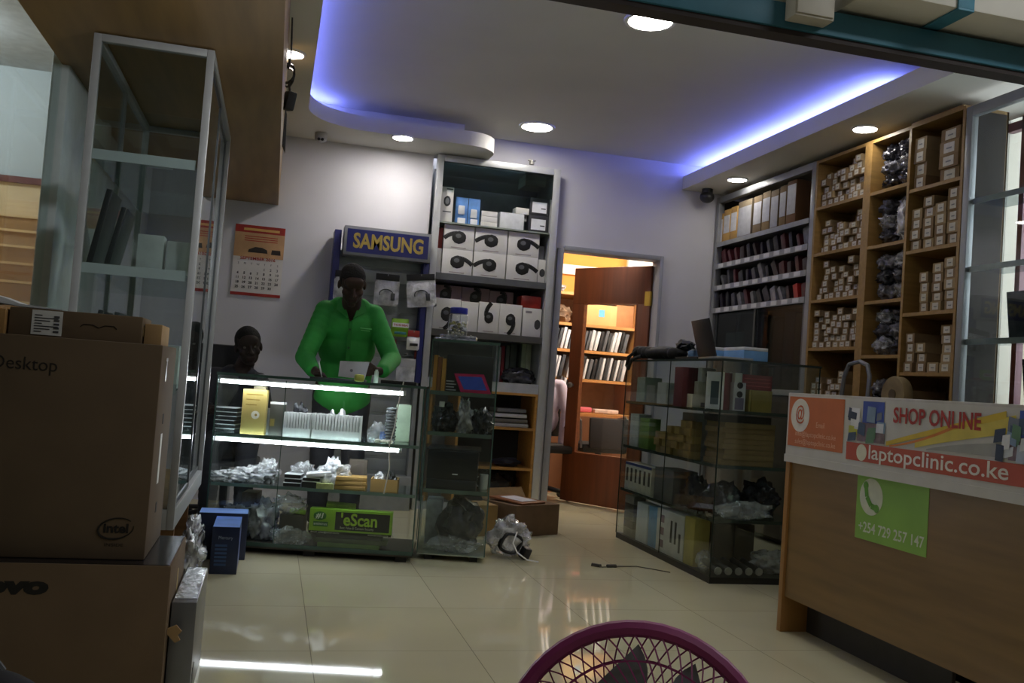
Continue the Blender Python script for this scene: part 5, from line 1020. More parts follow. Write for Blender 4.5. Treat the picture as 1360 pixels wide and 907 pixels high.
# bottom level
for k in range(5): db('product_box',2.385,2.47,5.80,5.96,Z0+.054*k,Z0+.054*k+.0535,M(('#77756c','#3b3a36')[k%2], .5),'flat grey box at far end of the case bottom, %s from the floor' % ('first second third fourth fifth'.split()[k]),'box','grey boxes at the case bottom')
db('product_box',2.385,2.47,5.56,5.74,Z0,Z0+.25,M('#c3cdd2', .5, 0, .08),'tall white box with pale front on the case bottom')
db('product_box',2.39,2.47,5.42,5.55,Z0,Z0+.25,M('#5c93c0', .5, 0, .2, 15),'light blue printed box on the case bottom beside the tall white box')
t = thing('product_box', 'white box with dark slots on the case bottom', 'box', (2.43,5.22,Z0)); MB().box(2.385,2.48,5.02,5.41,Z0,Z0+.26,.002).build('carton_body', M('#c9cac6', .5), t)
for k in range(3): MB().box(2.3838,2.385,5.06+.06*k,5.085+.06*k,Z0+(.04 if k == 0 else .08),Z0+(.15 if k == 0 else .21)).build('dark_slot', M('#2f3230', .4), t)
for k in range(3): MB().box(2.3838,2.385,5.30,5.36,Z0+.03+.075*k,Z0+.075+.075*k).build('product_picture', M('#7a5d6c', .5), t)
db('product_box',2.385,2.48,4.88,5.01,Z0,Z0+.27,M('#a89b4f', .5),'olive yellow box on the case bottom near the corner')
for k in range(2): db('carton',2.50+.13*k,2.62+.13*k,4.86,4.98,Z0,Z0+.25,M('#4a4030', .8),'dark brown carton at the back of case bottom, %s of two' % ('left','right')[k],'carton')
for k in range(5):
    x = 2.43+.062*k; t = thing('flashlight', 'black rod with white end lying in the case bottom front, %s from the left' % ('first second third fourth fifth'.split()[k]), 'flashlight', (x,4.74,Z0), 0, 'black rods in the case bottom')
    MB().cyl((x,4.665,Z0+.026),(x,4.85,Z0+.05),.02,.017).build('barrel', BLACK, t); MB().cyl((x,4.655,Z0+.0252),(x,4.664,Z0+.026),.021).build('end_cap', M('#a9a9a6', .4), t)
o = MB().ball((2.40,4.78,Z0+.06),(.035,.06,.06),3,0,.4,141,2.4,Z0+.0005).build('plastic_bag', FILM, ang=75); tag(o, 'clear bag at the near left corner of the case bottom', 'plastic bag')
o = MB().ball((2.80,4.76,Z0+.06),(.12,.08,.07),4,0,.4,142,2.4,Z0+.0005).build('plastic_bag', GREYBAG, ang=75); tag(o, 'grey film bag right of the black rods in the case bottom', 'plastic bag')
# on the case top
ZT = GH+.0095
lp = thing('laptop', 'open silver laptop with dark screen on top of the glass display case', 'laptop', (2.50,5.0,ZT))
LM = Matrix.Translation((2.53,4.80,ZT)) @ Matrix.Rotation(math.radians(-75),4,'Z')     # screen faces right, seen obliquely
b_ = MB(); q0, q1 = at(942,469,Y=4.75), at(994,472,Y=4.75)
a0 = Vector((2.345,4.78,ZT)); LM = Matrix.Translation((2.36,4.70,ZT)) @ Matrix.Rotation(math.radians(-8),4,'Z')
MB(LM).box(0,.215,0,.32,.0,.016,.004).build('base', M('#9fa1a4', .35, .5), lp)
MB(LM).box(.03,.15,.02,.30,.0162,.0172).box(.155,.20,.10,.22,.0162,.0168).build('keyboard', M('#26272a', .5), lp)
t_ = math.radians(-15); SMx = LM @ Matrix.Translation((.006,0,.016)) @ Matrix.Rotation(t_,4,'Y')
MB(SMx).box(-.007,0,0,.32,0,.215,.003).build('lid', M('#2a2b2e', .3, .3), lp); MB(SMx).box(.0002,.0012,.012,.308,.014,.205).build('screen', M('#0f1113', .12), lp)
bg_ = thing('bag', 'black bag with dangling strap lying on the far end of the display case', 'bag', (2.52,5.75,ZT))
from_mesh('bag_body', blob([('e',(2.50,5.72,ZT+.052),(.12,.26,.047)),('c',(2.41,5.94,ZT+.056),.045,(2.46,5.5,ZT+.048),.038),('e',(2.41,5.95,ZT+.055),(.045,.06,.045))], .008, 3), M('#0f0f11', .8, 0, .4, 20, .2), bg_)
MB().tube([(2.37,5.9,ZT+.06),(2.345,5.97,ZT+.02),(2.342,5.99,ZT-.04),(2.345,5.96,ZT-.06),(2.347,5.92,ZT+.0),(2.39,5.85,ZT+.03)], .012, 8).build('strap', BLACK, bg_)
db('keyboard',2.43,2.58,5.08,5.40,ZT,ZT+.022,BLACK,'flat black device lying between bag and laptop on the display case','device')
for k,(y0,y1,x0) in enumerate(((5.30,5.62,2.62),(5.02,5.28,2.70))):
    t = thing('tissue_box', 'blue and white tissue box on the display case, %s' % ('behind the black bag','behind the laptop')[k], 'box', (2.7,(y0+y1)/2,ZT))
    MB().box(x0,x0+.16,y0,y1,ZT,ZT+.08,.003).build('carton_body', M('#6f9fd2', .5, 0, .12, 14), t); MB().box(x0+.001,x0+.159,y0+.001,y1-.001,ZT+.0802,ZT+.10,.003).build('white_lid', M('#d5d8de', .5), t)
    MB().ball((x0+.08,(y0+y1)/2,ZT+.1005),(.03,.06,.003),2).build('slot', M('#2a2a2e', .6), t)
o = MB().ball((2.55,5.52,ZT+.105),(.06,.07,.035),3,0,.3,145,2.4).build('black_cap', BLACK); tag(o, 'small black crumpled cloth on the bag beside the tissue box', 'cloth')
# ================================================================ SHELVING ALONG THE RIGHT WALL
WX = 3.47; WB_ = 3.745
# -- aluminium unit with archive boxes, packets and glass doors
au = thing('shelving_unit', 'aluminium framed wall shelving with archive boxes on top and packets below', 'shelving', (3.7,6.35,0))
f = MB(); f.box(WX,WX+.05,5.60,5.65,0,2.66,.003).box(WX,WX+.05,7.02,7.065,0,2.66,.003).box(WX,WX+.05,5.65,7.02,2.61,2.66,.003).box(WX,WX+.05,5.65,7.02,1.05,1.09,.003).box(WB_-.04,WB_,5.60,5.64,0,2.66).box(WB_-.04,WB_,7.02,7.06,0,2.66)
f.build('frame', M('#8e9094', .4, .4, .05), au)
MB().box(WX+.05,WB_-.04,5.605,5.62,0,2.65).box(WX+.05,WB_-.04,7.05,7.06,0,2.65).box(WB_-.02,WB_-.008,5.62,7.05,0,2.65).build('panel', M('#332a22', .7), au)
for k,(z,h) in enumerate(((2.27,.045),(2.085,.03),(1.905,.035),(1.72,.035))):
    MB().box(WX+.006,WB_-.025,5.652,7.02,z-.015,z).build('shelf', M('#6f7276', .5), au)
    if k:
        s_ = MB().box(WX-.004,WX+.005,5.652,7.018,z-.03,z+.012).build('price_rail', M('#8c8e95', .5), au)
        for q in range(9): MB().box(WX-.0055,WX-.004,5.72+.145*q,5.80+.145*q,z-.024,z+.008).build('price_ticket', M('#c9cace', .5), s_)
    else: MB().box(WX-.004,WX+.005,5.652,7.018,z-.03,z+.005).build('front_rail', M('#a0a3a6', .4, .4), au)
for y0,y1,x in ((5.66,6.36,WX+.012),(6.33,7.01,WX+.026)):
    d = MB().box(x,x+.012,y0,y0+.025,1.09,1.70).box(x,x+.012,y1-.025,y1,1.09,1.70).build('sliding_door', M('#5a5d60', .4, .5), au); MB().box(x+.004,x+.008,y0+.02,y1-.02,1.09,1.70).build('pane', glass_mat((.46,.53,.53), .8), d)
MB().box(WX+.02,WB_-.03,5.66,7.02,.05,1.04).build('lower_cupboard', M('#3d342a', .7), au)
px_ = [(952,961),(961.5,970),(970.5,979),(980,998),(1000,1011),(1011.5,1022),(1022.5,1033),(1034,1043),(1043.5,1056)]
for k,(x0,x1) in enumerate(px_):
    xm = (x0+x1)/2; a = FX(x0,260,x1,320,WX+.03); ztop = 2.27+(.255,.275,.28,.30,.30,.31,.30,.31,.325)[k]
    t = thing('archive_box', 'tall brown archive box with white spine label on the top shelf, %s from the left' % ('first second third fourth fifth sixth seventh eighth ninth'.split()[k]), 'box', (WX+.2,(a[0]+a[1])/2,2.2705), 0, 'archive boxes on the top shelf')
    MB().box(WX+.03,WX+.235,a[0]+.002,a[1]-.002,2.2705,ztop,.003).build('carton_body', M(('#bd9552','#c39b58','#b08a4c','#7a6d58','#6f5d44','#77613f','#6a563a','#735b38','#6b4a2c')[k], .8), t)
    MB().box(WX+.028,WX+.03,a[0]+.008,a[1]-.008,2.2705+(.02 if k%3 == 0 else .08),ztop-(.05 if k != 8 else .03)).build('spine_label', M(('#d5d6da','#d5d6da','#d0d1d6','#a2a3a8','#b0b1b8','#a6a7ae','#9c9da4','#a4a5ac','#a6a7ae')[k], .5, 0, .1, 30), t)
PK_ = [M(c_, .3, .05, .4, 18, .2) for c_ in ('#35262a','#4d2229','#2a2a30','#4d4d55','#1d1d22','#552530','#77777f','#2c2633','#3b3a40')]
rr_ = random.Random(11)
ordn = 'first second third fourth fifth sixth seventh eighth ninth tenth eleventh twelfth thirteenth fourteenth fifteenth sixteenth seventeenth eighteenth'.split()
for r,(z,rn,hh) in enumerate(((2.085,'upper',.15),(1.905,'middle',.14),(1.72,'lower',.15))):
    for k in range(13):
        y = 6.965-.102*k; h = hh*(.72+.28*rr_.random()); a_ = .08+.5*rr_.random(); tk = .03+.045*rr_.random(); c_ = rr_.choice(PK_)
        if r == 2 and k == 11: c_ = M('#b02a26', .35, 0, .2)
        if r == 2 and k in (8,9): c_ = M('#85858d', .25, .1, .3, 20)
        if r == 0 and k == 12: c_ = M('#6f7078', .25, .1, .3, 20)
        if r == 0 and k < 3: c_ = M('#5e2c36', .35, 0, .3, 20)
        ca, sa = math.cos(a_), math.sin(a_)
        m_ = MB(); m_.rbox((WX+.10,y,z+.5*h*ca+.5*tk*sa+.001),(.12,tk,h),(-a_*1.0,0,0),.006)
        o = m_.build('blister_pack', c_); tag(o, 'wrapped accessory pack leaning on the %s packet shelf, %s from the left' % (rn, ordn[k]), 'blister pack', 'packs on the aluminium shelving')
for k in range(9):
    y = 6.93-.150*k; c_ = ('#6f7c7a','#5c6a6a','#1f2224','#6a4248','#4a4a42','#3f3a42','#2f3552','#343036','#24303a')[k]
    o = MB().box(WX+.12,WX+.235,y-.07,y+.07,1.0905,1.0905+(.45 if k in (0,1) else .57-.02*(k%3)),.003).build('binder', M(c_, .5)); tag(o, 'upright %s binder behind the dark glass doors, %s from the left' % (('grey green','grey','black','dull pink','olive','brown','navy','dark','blue black')[k], ordn[k]), 'binder')
# -- wooden bookcase with three columns
wb = thing('bookcase', 'tall wooden bookcase of three columns filled with small cartons', 'bookcase', (3.7,4.9,0))
OAK = wood('#8f7040', .14); OAKD = wood('#6a4a28', .14)
m_ = MB()
for y0,y1 in ((5.575,5.597),(4.985,5.055),(4.620,4.640),(4.185,4.205)): m_.box(WX,WB_,y0,y1,0,2.655)
m_.build('upright', OAK, wb)
C1 = (5.055,5.575,[2.33,2.015,1.70,1.378,1.06]); C2 = (4.640,4.985,[2.326,1.992,1.652,1.323,.98]); C3 = (4.205,4.620,[2.276,1.919,1.56,1.222,.90])
for y0,y1,zs in (C1,C2,C3):
    for z in zs: MB().box(WX+.002,WB_-.012,y0,y1,z-.02,z).build('shelf', OAK, wb)
MB().box(WX+.002,WB_-.012,5.055,5.575,2.635,2.655).box(WX+.002,WB_-.012,4.64,4.985,2.635,2.655).box(WX-.004,WB_-.012,4.205,4.62,2.635,2.665).build('top_board', OAK, wb)
MB().box(WB_-.01,WB_,4.185,5.597,0,2.655).build('back_panel', OAKD, wb)
MB().box(WX+.002,WB_-.012,4.205,5.575,0,.03).build('plinth', OAKD, wb)
CB_ = [M(c_, .85, 0, .1, 14) for c_ in ('#8b7658','#80694c','#947f5f','#786144')]
def carton(x0, dx, y0, y1, z0, z1, lab, grp, ci, lw=.6, name='carton'):
    m_ = MB(); m_.box(x0,x0+dx,y0,y1,z0,z1)
    yc, zc = (y0+y1)/2, (z0+z1)/2; hw, hh = (y1-y0)*lw/2, (z1-z0)*.36
    m_.box(x0-.0012,x0,yc-hw,yc+hw,zc-hh,zc+hh,mi=1).box(x0-.0018,x0-.0012,yc-hw*.5,yc+hw*.5,zc-hh*.25,zc+hh*.05,mi=2)
    o = m_.build(name, [CB_[ci], M('#bfbbb0', .6, 0, .1, 40), M('#77787c', .6)]); return tag(o, lab, 'carton', grp)
rr_ = random.Random(21); bays = ['top','second','third','fourth','lowest visible']
ceil1 = [2.635]+[z-.02 for z in C1[2][:-1]]
for b,z in enumerate(C1[2]):
    top = ceil1[b]; ncol = 7; w_ = (C1[1]-C1[0]-.02)/ncol
    for c in range(ncol):
        y1 = C1[1]-.01-w_*c; n_ = max(2, [6,6,6,7,4][b]+rr_.choice((-2,-1,0,0))); zz = z+.0005
        if b == 4 and c > 4: n_ = 0
        if b == 2 and c in (0,): n_ = 3
        for k in range(n_):
            h = .038+.008*rr_.random() if b else .042+.008*rr_.random()
            if zz+h > top-.012: break
            xo = WX+.02+.05*rr_.random()*(1 if k else .6)
            carton(xo,.16,y1-w_+.003,y1-.001,zz,zz+h,'small carton in %s bay of bookcase left column, stack %s from left, %s from bottom' % (bays[b].split()[0], ordn[c], ordn[k]),'small cartons in the left bookcase column',rr_.randrange(4)); zz += h+.0006
ceil3 = [2.635]+[z-.02 for z in C3[2][:-1]]
lay = {0:[(0,4,.075,.10),(2,5,.075,.15)], 1:[(0,4,.062,.088),(1,5,.06,.088),(2,4,.062,.088),(3,5,.062,.088)], 2:[(1,4,.058,.07),(2,5,.055,.085),(3,5,.058,.085)], 3:[(0,4,.055,.075),(1,3,.055,.08),(2,1,.055,.09),(3,5,.052,.09)], 4:[(0,4,.055,.08),(1,3,.055,.08),(2,2,.055,.09)]}
for b,z in enumerate(C3[2]):
    for (c,n_,h,wd_) in lay[b]:
        y1 = C3[1]-.012-.1*c - (.012 if b == 0 and c == 2 else 0); zz = z+.0005
        for k in range(n_):
            hh = h*(.94+.08*rr_.random())
            if zz+hh > ceil3[b]-.005: break
            carton(WX+.012+.015*rr_.random(),.225,y1-wd_,y1-.002,zz,zz+hh,'carton in %s bay of bookcase right column, stack %s from left, %s from bottom' % (bays[b].split()[0], ordn[c], ordn[k]),'cartons in the right bookcase column',rr_.randrange(4),.55); zz += hh+.0006
# middle column: wrapped chargers and cables
PB = [M('#2c2c34', .18, .1, .7, 22, .7), M('#40404a', .16, .15, .6, 22, .7), M('#6a6a74', .14, .2, .5, 22, .7), glass_mat((.85,.86,.9), 2.2, .12, .6, (.42,.42,.48), bump=1.0, bscale=18)]
sz = 0
for b,z in enumerate(C2[2]):
    for k in range(6 if b < 4 else 3):
        col, row = k%2, k//2
        r = (.08,.07,.057); c_ = (WX+.10+.02*rr_.random(), C2[1]-.088-.165*col, z+.06+row*.088); sz += 1
        o = MB().ball(c_, r, 4, 0, .35, 200+sz, 2.6, z+.0006+row*.082).build('plastic_bag', PB[(k+b)%4], ang=75)
        tag(o, 'wrapped black charger bundle in %s bay of bookcase middle column, %s %s' % (bays[b].split()[0], ('bottom','middle','top')[row], ('left','right')[col]), 'plastic bag', 'wrapped bundles in the middle bookcase column')
o = MB().ball((WX+.06,4.71,1.9926+.14),(.05,.045,.13),4,0,.25,260,2.6,1.993).build('plastic_bag', glass_mat((.9,.9,.93), 2.2, .12, .75, (.62,.62,.68), bump=1.0, bscale=18), ang=75); tag(o, 'tall silvery wrapped roll standing in the second bay of middle column', 'plastic bag')
# frame trolley and cable reel standing on the low bookcase shelf
tl = thing('folding_trolley', 'grey tubular folding trolley standing before the bookcase behind the desk', 'trolley', (3.30,4.95,0))
q_ = [at(x,y,X=3.30) for x,y in ((1117,530),(1121,500),(1128,484),(1142,480),(1152,485),(1155,500),(1152,530))]
lp_ = [Vector((3.30,q_[0].y,.03))]+[Vector(p) for p in q_]+[Vector((3.30,q_[-1].y,.03))]
MB().tube(lp_, .013, 8).build('handle_tube', M('#7e818c', .4, .4), tl)
for z in (.35,.8): MB().tube([(3.30,q_[0].y,z),(3.30,q_[-1].y,z)], .010, 8).build('cross_bar', M('#7e818c', .4, .4), tl)
MB().box(3.16,3.31,q_[-1].y-.01,q_[0].y+.01,.02,.035,.003).build('foot_plate', M('#6a6c74', .4, .5), tl)
for y in (q_[0].y+.035,q_[-1].y-.035): MB().cyl((3.33,y-.015,.07),(3.33,y+.015,.07),.07).build('wheel', BLACK, tl)
a = at(1180,505,X=3.38); cr = thing('cable_reel', 'tan disc shaped cable reel standing between trolley and right cartons', 'cable reel', (3.38,a.y,.985))
o_ = MB().lathe((3.44,a.y,1.09), [(.01,-.03),(.10,-.03),(.105,-.02),(.105,.02),(.10,.03),(.01,.03)], 28, 0, 'X').build('drum', M('#8a7858', .7, 0, .25, 10), cr)
MB().lathe((3.405,a.y,1.09), [(.005,0),(.03,0),(.03,.006),(.005,.006)], 20, 0, 'X').build('hub', M('#5a4c36', .6), cr)
MB().box(3.40,3.48,a.y-.09,a.y+.09,.9805,.99).build('stand', M('#4a3f30', .6), cr)
st_ = MB().box(3.36,3.46,4.64,4.78,0,.98,.004).build('side_stand', OAKD); tag(st_, 'narrow wooden stand before the bookcase carrying the cable reel', 'stand')
# -- glazed aluminium cabinet at the right edge, the window behind it
gc = thing('display_cabinet', 'aluminium framed glass cabinet at the right edge with daylight behind it', 'display cabinet', (3.7,3.4,0))
f = MB(); f.box(WX,WX+.04,4.135,4.18,0,2.64,.003).box(WX,WX+.04,2.75,2.79,0,2.64,.003).box(WX,WX+.04,2.79,4.135,2.585,2.64,.003).box(WX,WX+.04,2.79,4.135,1.0,1.05,.003).box(WX+.255,WX+.275,2.75,2.79,0,2.64)
f.build('frame', M('#85878a', .4, .4, .05), gc)
MB().box(WX+.04,WX+.245,4.165,4.178,0,2.63).build('side_panel', M('#241d17', .85, 0, .2, 5), gc)
MB().box(WX+.012,WX+.018,2.79,4.135,1.05,2.585).build('front_glass', glass_mat((.9,.93,.93), .8), gc)
for z in (2.135,1.775,1.392): MB().box(WX+.03,WX+.255,2.80,4.15,z-.008,z).box(WX+.028,WX+.031,2.80,4.15,z-.022,z+.008,mi=1).build('glass_shelf', [glass_mat((.5,.56,.56)), M('#6d7876', .3)], gc)
MB().box(WX+.03,WX+.255,2.80,4.13,.03,1.0).build('lower_cupboard', M('#3d342a', .7), gc)
for k,(x,y,z) in enumerate(((3.62,3.86,1.3925),(3.66,3.78,1.0505))):
    o = MB().rbox((x,y,z+.13),(.018,.24,.25),(0,-.12,0),.003).build('tablet', M('#16171a', .2)); tag(o, 'dark tablet standing on the %s shelf of the right glass cabinet' % ('middle','lowest')[k], 'tablet')
# ================================================================ RECEPTION DESK with banner
DX0, DX1, DYF, DYN, DT = 2.236, 2.82, 3.715, 1.35, 1.04
dk_ = thing('reception_desk', 'wooden reception desk with white banner strip and green sticker, right foreground', 'desk', ((DX0+DX1)/2,2.5,0))
DWD = M('#7d6139', .42, 0, .16, 2.4, .01, stretch=(1,.8,9))
MB().box(DX0+.012,DX0+.03,DYN,DYF-.03,.155,DT-.02).build('front_panel', DWD, dk_)
MB().box(DX0,DX1,DYF-.03,DYF,0,DT-.02,.002).build('end_panel', M('#9a6f3c', .42, 0, .14, 2.4, .01, stretch=(9,1,.8)), dk_)
MB().box(DX0,DX1,DYN-.03,DYN,0,DT-.02,.002).build('end_panel', DWD, dk_)
MB().box(DX0-.004,DX1,DYN-.03,DYF+.004,DT-.02,DT+.006,.003).build('top', M('#b7b3ab', .5), dk_)
MB().box(DX0+.13,DX0+.145,2.78,DYF-.03,.0,.155).build('recess_board', M('#3b3634', .6), dk_)
MB().box(DX0+.30,DX0+.315,DYN,DYF-.03,.02,.155).build('recess_board', M('#15110e', .8), dk_)
bn = MB().box(DX0-.006,DX0+.012,DYN,DYF-.002,.765,DT-.004).box(DX0-.012,DX0+.006,DYN,DYF-.002,.742,.775).build('banner', M('#c4c2bc', .55, 0, .04), dk_)
xb = DX0-.0075
def pnl(y0, y1, z0, z1, d=0): return (xb-d*.0006, xb-d*.0006+.0005, min(y0,y1), max(y0,y1), z0, z1)
MB().box(*pnl(3.70,3.29,.815,1.030)).build('orange_panel', M('#c06a3e', .55, 0, .05), bn)
yo, zo = 3.61, .95
MB().lathe((xb-.0006,yo,zo), [(.001,0),(.072,0),(.072,.0004),(.001,.0004)], 36, 0, 'X').build('white_disc', M('#d9d5cc', .6), bn)
def dtext(s, y, z, size, w, mat, name, d=2, bold=0): return MB().text(s, size, (xb-.0006*d,y,z), (0,-1,0), (0,0,1), 0, bold=bold, width=w).build(name, mat, bn)
OR = M('#c2552a', .55); TW_ = M('#e4dfd8', .55)
dtext('@', yo+.034, zo-.018, .085, .066, OR, 'lettering', 3, .0005)
dtext('Email', 3.485, .905, .032, .06, M('#e2b79c', .6), 'lettering'); dtext('info@laptopclinic.co.ke', 3.64, .862, .03, .30, M('#e2b79c', .6), 'lettering'); dtext('sales@laptopclinic.co.ke', 3.64, .829, .03, .30, M('#e2b79c', .6), 'lettering')
MB().box(*pnl(3.265,1.40,.795,.864)).build('red_band', M('#b5513f', .55, 0, .05), bn)
MB().lathe((xb-.0006,3.165,.829), [(.001,0),(.032,0),(.032,.0004),(.001,.0004)], 30, 0, 'X').build('white_disc', M('#d6d6c2', .6), bn)
dtext('laptopclinic.co.ke', 3.125, .81, .075, .70, TW_, 'lettering', 2, .0008)
# swooshes and gadget pictures on the banner
def swoosh(pts, w0, w1, mat, name, d=1):
    m_ = MB(); n = 14; P0,P1,P2 = pts; prev = None
    for i in range(n+1):
        u = i/n; y = (1-u)**2*P0[0]+2*u*(1-u)*P1[0]+u*u*P2[0]; z = (1-u)**2*P0[1]+2*u*(1-u)*P1[1]+u*u*P2[1]; w = w0+(w1-w0)*u
        cur = ((xb-.0006*d,y,z+w),(xb-.0006*d,y,z-w))
        if prev: m_.poly([prev[0],prev[1],cur[1],cur[0]])
        prev = cur
    return m_.build(name, mat, bn)
YL = M('#cfb23a', .55); YG = M('#b9bb4a', .55)
swoosh(((3.02,.875),(2.80,.93),(2.44,1.012)), .008, .012, YL, 'yellow_swoosh'); swoosh(((2.86,.885),(2.7,.93),(2.40,.985)), .012, .028, M('#d0bd55', .55), 'yellow_swoosh', .9); swoosh(((3.0,.868),(2.84,.89),(2.66,.962)), .003, .006, M('#cf7a35', .55), 'orange_swoosh', 1.1)
swoosh(((3.255,.905),(3.21,.93),(3.17,.885)), .022, .012, YG, 'yellow_swoosh')
swoosh(((2.80,.872),(2.62,.90),(2.3,.90)), .002, .03, M('#9d9d98', .55), 'grey_swoosh', .8)
dtext('SHOP ONLINE', 2.985, .957, .078, .44, M('#a32d27', .55), 'lettering', 3, .0018)
def gadget_picture(y0, y1, seed):
    r_ = random.Random(seed); w_ = y0-y1
    MB().box(*pnl(y0-w_*.38,y1+w_*.04,.90,1.028,1)).build('picture_sky', M('#3a4fa0', .55, 0, .1), bn)
    MB().box(*pnl(y0-w_*.25,y1+w_*.0,.872,.945,2)).build('picture_base', M('#77656e', .55, 0, .35, 30), bn)
    cols = ['#c9ced6','#3d4f6b','#7c93b0','#dcdde0','#5a7f62','#2f3a52','#a9b3c2','#6d7484']
    for k in range(14):
        y = y0-w_*(.05+.85*r_.random()); z = .885+.10*r_.random(); a_, b_ = .014+.016*r_.random(), .012+.018*r_.random(); s_ = .012*(r_.random()-.5)
        x = xb-.0006*(3+k*.2)
        MB().poly([(x,y+a_,z-b_+s_),(x,y+a_*.8,z+b_+s_),(x,y-a_,z+b_-s_),(x,y-a_*.9,z-b_-s_)]).build('picture_gadget', M(cols[k%8], .5), bn, normals=False)
gadget_picture(3.255,3.03,3); gadget_picture(2.50,2.20,4)
sk = MB().box(DX0+.0105,DX0+.0118,2.795,3.205,.498,.748).build('green_sticker', M('#86b54c', .5, 0, .08, 6), dk_)
xs2 = DX0+.0098
MB().lathe((xs2,3.115,.665), [(.001,0),(.07,0),(.07,.0004),(.001,.0004)], 36, 0, 'X').build('white_disc', M('#d3d8c4', .6), sk)
m_ = MB(); pts = [(3.148,.705),(3.139,.663),(3.112,.632),(3.078,.625)]
for (ya,za),(yb,zb) in zip(pts,pts[1:]):
    d = Vector((yb-ya,zb-za)).normalized(); n_ = Vector((-d.y,d.x))*.011; x = xs2-.0014
    m_.poly([(x,ya+n_.x,za+n_.y),(x,ya-n_.x,za-n_.y),(x,yb-n_.x,zb-n_.y),(x,yb+n_.x,zb+n_.y)])
for (yc,zc) in (pts[0],pts[-1]): m_.ball((xs2-.0014,yc,zc),(.0006,.016,.016),2)
m_.build('handset_emblem', M('#5f9a35', .5), sk, normals=False)
MB().text('+254 729 257 147', .055, (xs2,3.185,.528), (0,-1,0), (0,0,1), 0, bold=.0008, width=.375).build('lettering', M('#d2d8c8', .55), sk)
# ================================================================ FAN in the foreground, dark bag at the corner
FC = Vector((.59,1.36,.425)); FM = Matrix.Translation(FC) @ Matrix.Rotation(math.radians(-22),4,'Z') @ Matrix.Rotation(math.radians(-14),4,'X')
fn = thing('stand_fan', 'magenta pink pedestal fan in front, only the top of its grille showing', 'fan', (FC.x,FC.y,0))
PINKF = M('#8f2f68', .45, 0, .1); FR_ = .203
c36 = [2*PI*k/48 for k in range(48)]
MB(FM).tube([(FR_*math.cos(a),-.03,FR_*math.sin(a)) for a in c36], .013, 8, closed=True).tube([(FR_*.985*math.cos(a),-.015,FR_*.985*math.sin(a)) for a in c36], .008, 6, closed=True).build('rim', PINKF, fn)
def grille(yf, yc, tw, name):
    m_ = MB(FM)
    for k in range(56):
        a0 = 2*PI*k/56; p_ = []
        for i in range(7):
            u = i/6; r = .045+(FR_-.045)*u; a = a0+tw*u; p_.append((r*math.cos(a), yc+(yf-yc)*u**2.2, r*math.sin(a)))
        m_.tube(p_, .0016, 4, caps=False)
    for r,u in ((.10,.35),(.155,.69)): m_.tube([(r*math.cos(a), yc+(yf-yc)*u**2.2, r*math.sin(a)) for a in c36], .0018, 4, closed=True)
    return m_.build(name, PINKF, fn)
grille(-.03,-.075,.55,'front_grille'); grille(-.015,.06,-.4,'rear_grille')
MB(FM).lathe((0,-.082,0), [(.001,0),(.05,.002),(.052,.012),(.001,.012)], 28, 0, 'Y').build('centre_badge', PINKF, fn)
for k in range(3):
    m_ = MB(FM); n = 8; prev = None; a0 = 2*PI*k/3+.3
    for i in range(n+1):
        r = .04+.14*i/n; wd_ = .62+.28*math.sin(PI*i/n*.8); q = []
        for s_ in (-1,1): a = a0+s_*wd_; q.append((r*math.cos(a), -.02+s_*.02, r*math.sin(a)))
        if prev: m_.poly([prev[0],prev[1],q[1],q[0]], sm=True)
        prev = q
    m_.build('blade', M('#8a8e90', .4), fn, normals=False)
MB(FM).lathe((0,-.05,0), [(.001,0),(.035,.002),(.038,.06),(.001,.06)], 24, 0, 'Y').build('hub', M('#2a2d30', .4), fn)
MB(FM).lathe((0,.06,0), [(.001,0),(.06,.0),(.065,.03),(.055,.10),(.03,.13),(.001,.13)], 28, 0, 'Y').build('motor_housing', M('#3a3c40', .4), fn)
pb_ = FM @ Vector((0,.11,-.04)); MB().cyl((pb_.x,pb_.y,.03),(pb_.x,pb_.y,pb_.z+.02),.018).build('pole', M('#c9c9cc', .4), fn); MB().lathe((pb_.x,pb_.y,0), [(.001,0),(.18,0),(.18,.015),(.03,.04),(.001,.04)], 32).build('base', PINKF, fn)
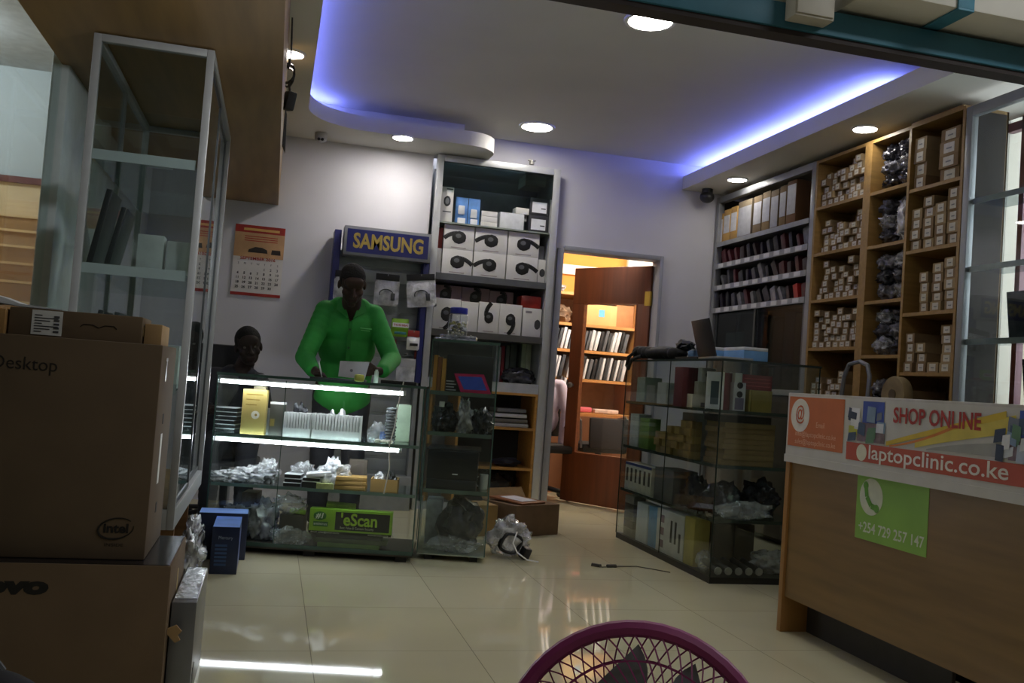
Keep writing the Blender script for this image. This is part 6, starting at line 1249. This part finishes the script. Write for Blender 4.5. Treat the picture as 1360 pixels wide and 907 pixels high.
q = at(4,905,Y=1.9); q.x += .085; db_ = thing('backpack', 'rounded dark backpack just showing in the bottom left corner', 'bag', (q.x-.13,1.95,0))
from_mesh('bag_body', blob([('e',(q.x-.14,1.95,.2),(.17,.12,.19)),('e',(q.x-.13,1.93,.30),(.13,.10,.10))], .01, 3), M('#17171a', .8, 0, .3, 20, .1), db_)
MB().tube([(q.x-.2,1.95,.39),(q.x-.19,1.95,.425),(q.x-.13,1.95,.43),(q.x-.1,1.95,.39)], .009, 8).build('handle', BLACK, db_)
o = MB().tube([at(785,751,Z=.004),at(800,753,Z=.004),at(822,752,Z=.004),at(845,752,Z=.004),at(868,756,Z=.004),at(890,760,Z=.004)], .003, 6).build('cable', M('#4a4438', .6)); tag(o, 'thin dark cable lying on the floor before the glass display case', 'cable')
o = MB().tube([at(786,750,Z=.006),at(798,752,Z=.006)], .011, 8).tube([at(806,752,Z=.006),at(818,752,Z=.006)], .011, 8).build('cable_cover', M('#2a2621', .6)); tag(o, 'two small dark strips lying on the floor beside the display case', 'strip')
# switch box on the teal beam and the teal strap of the fascia
sw = thing('switch_box', 'white plastic switch box fixed on the teal beam', 'switch box', (1.49,2.46,2.14))
a = FY(1049,0,1099,33,2.44); MB().box(1.405,1.538,2.43,2.489,2.145,2.30,.006).build('case', M('#b9b3a4', .5, 0, .05), sw); MB().box(1.41,1.533,2.424,2.431,2.152,2.295,.004).build('face_plate', M('#c3bdae', .5, 0, .05), sw); MB().box(1.462,1.478,2.417,2.425,2.215,2.26,.002).build('rocker', M('#d2cdc0', .4), sw); MB().cyl((1.425,2.4245,2.222),(1.425,2.423,2.222),.004).cyl((1.518,2.4245,2.222),(1.518,2.423,2.222),.004).build('screw', M('#7a766c', .4, .6), sw)
sx = at(1284,8,Y=2.342).x
o = MB().box(sx-.028,sx+.028,2.342,2.54,2.211,2.218,.001).box(sx-.028,sx+.028,2.342,2.349,2.218,2.7,.001).build('strap', M('#3f7f94', .5, .1, .1)); tag(o, 'teal metal strap folded up over the white fascia box', 'strap')
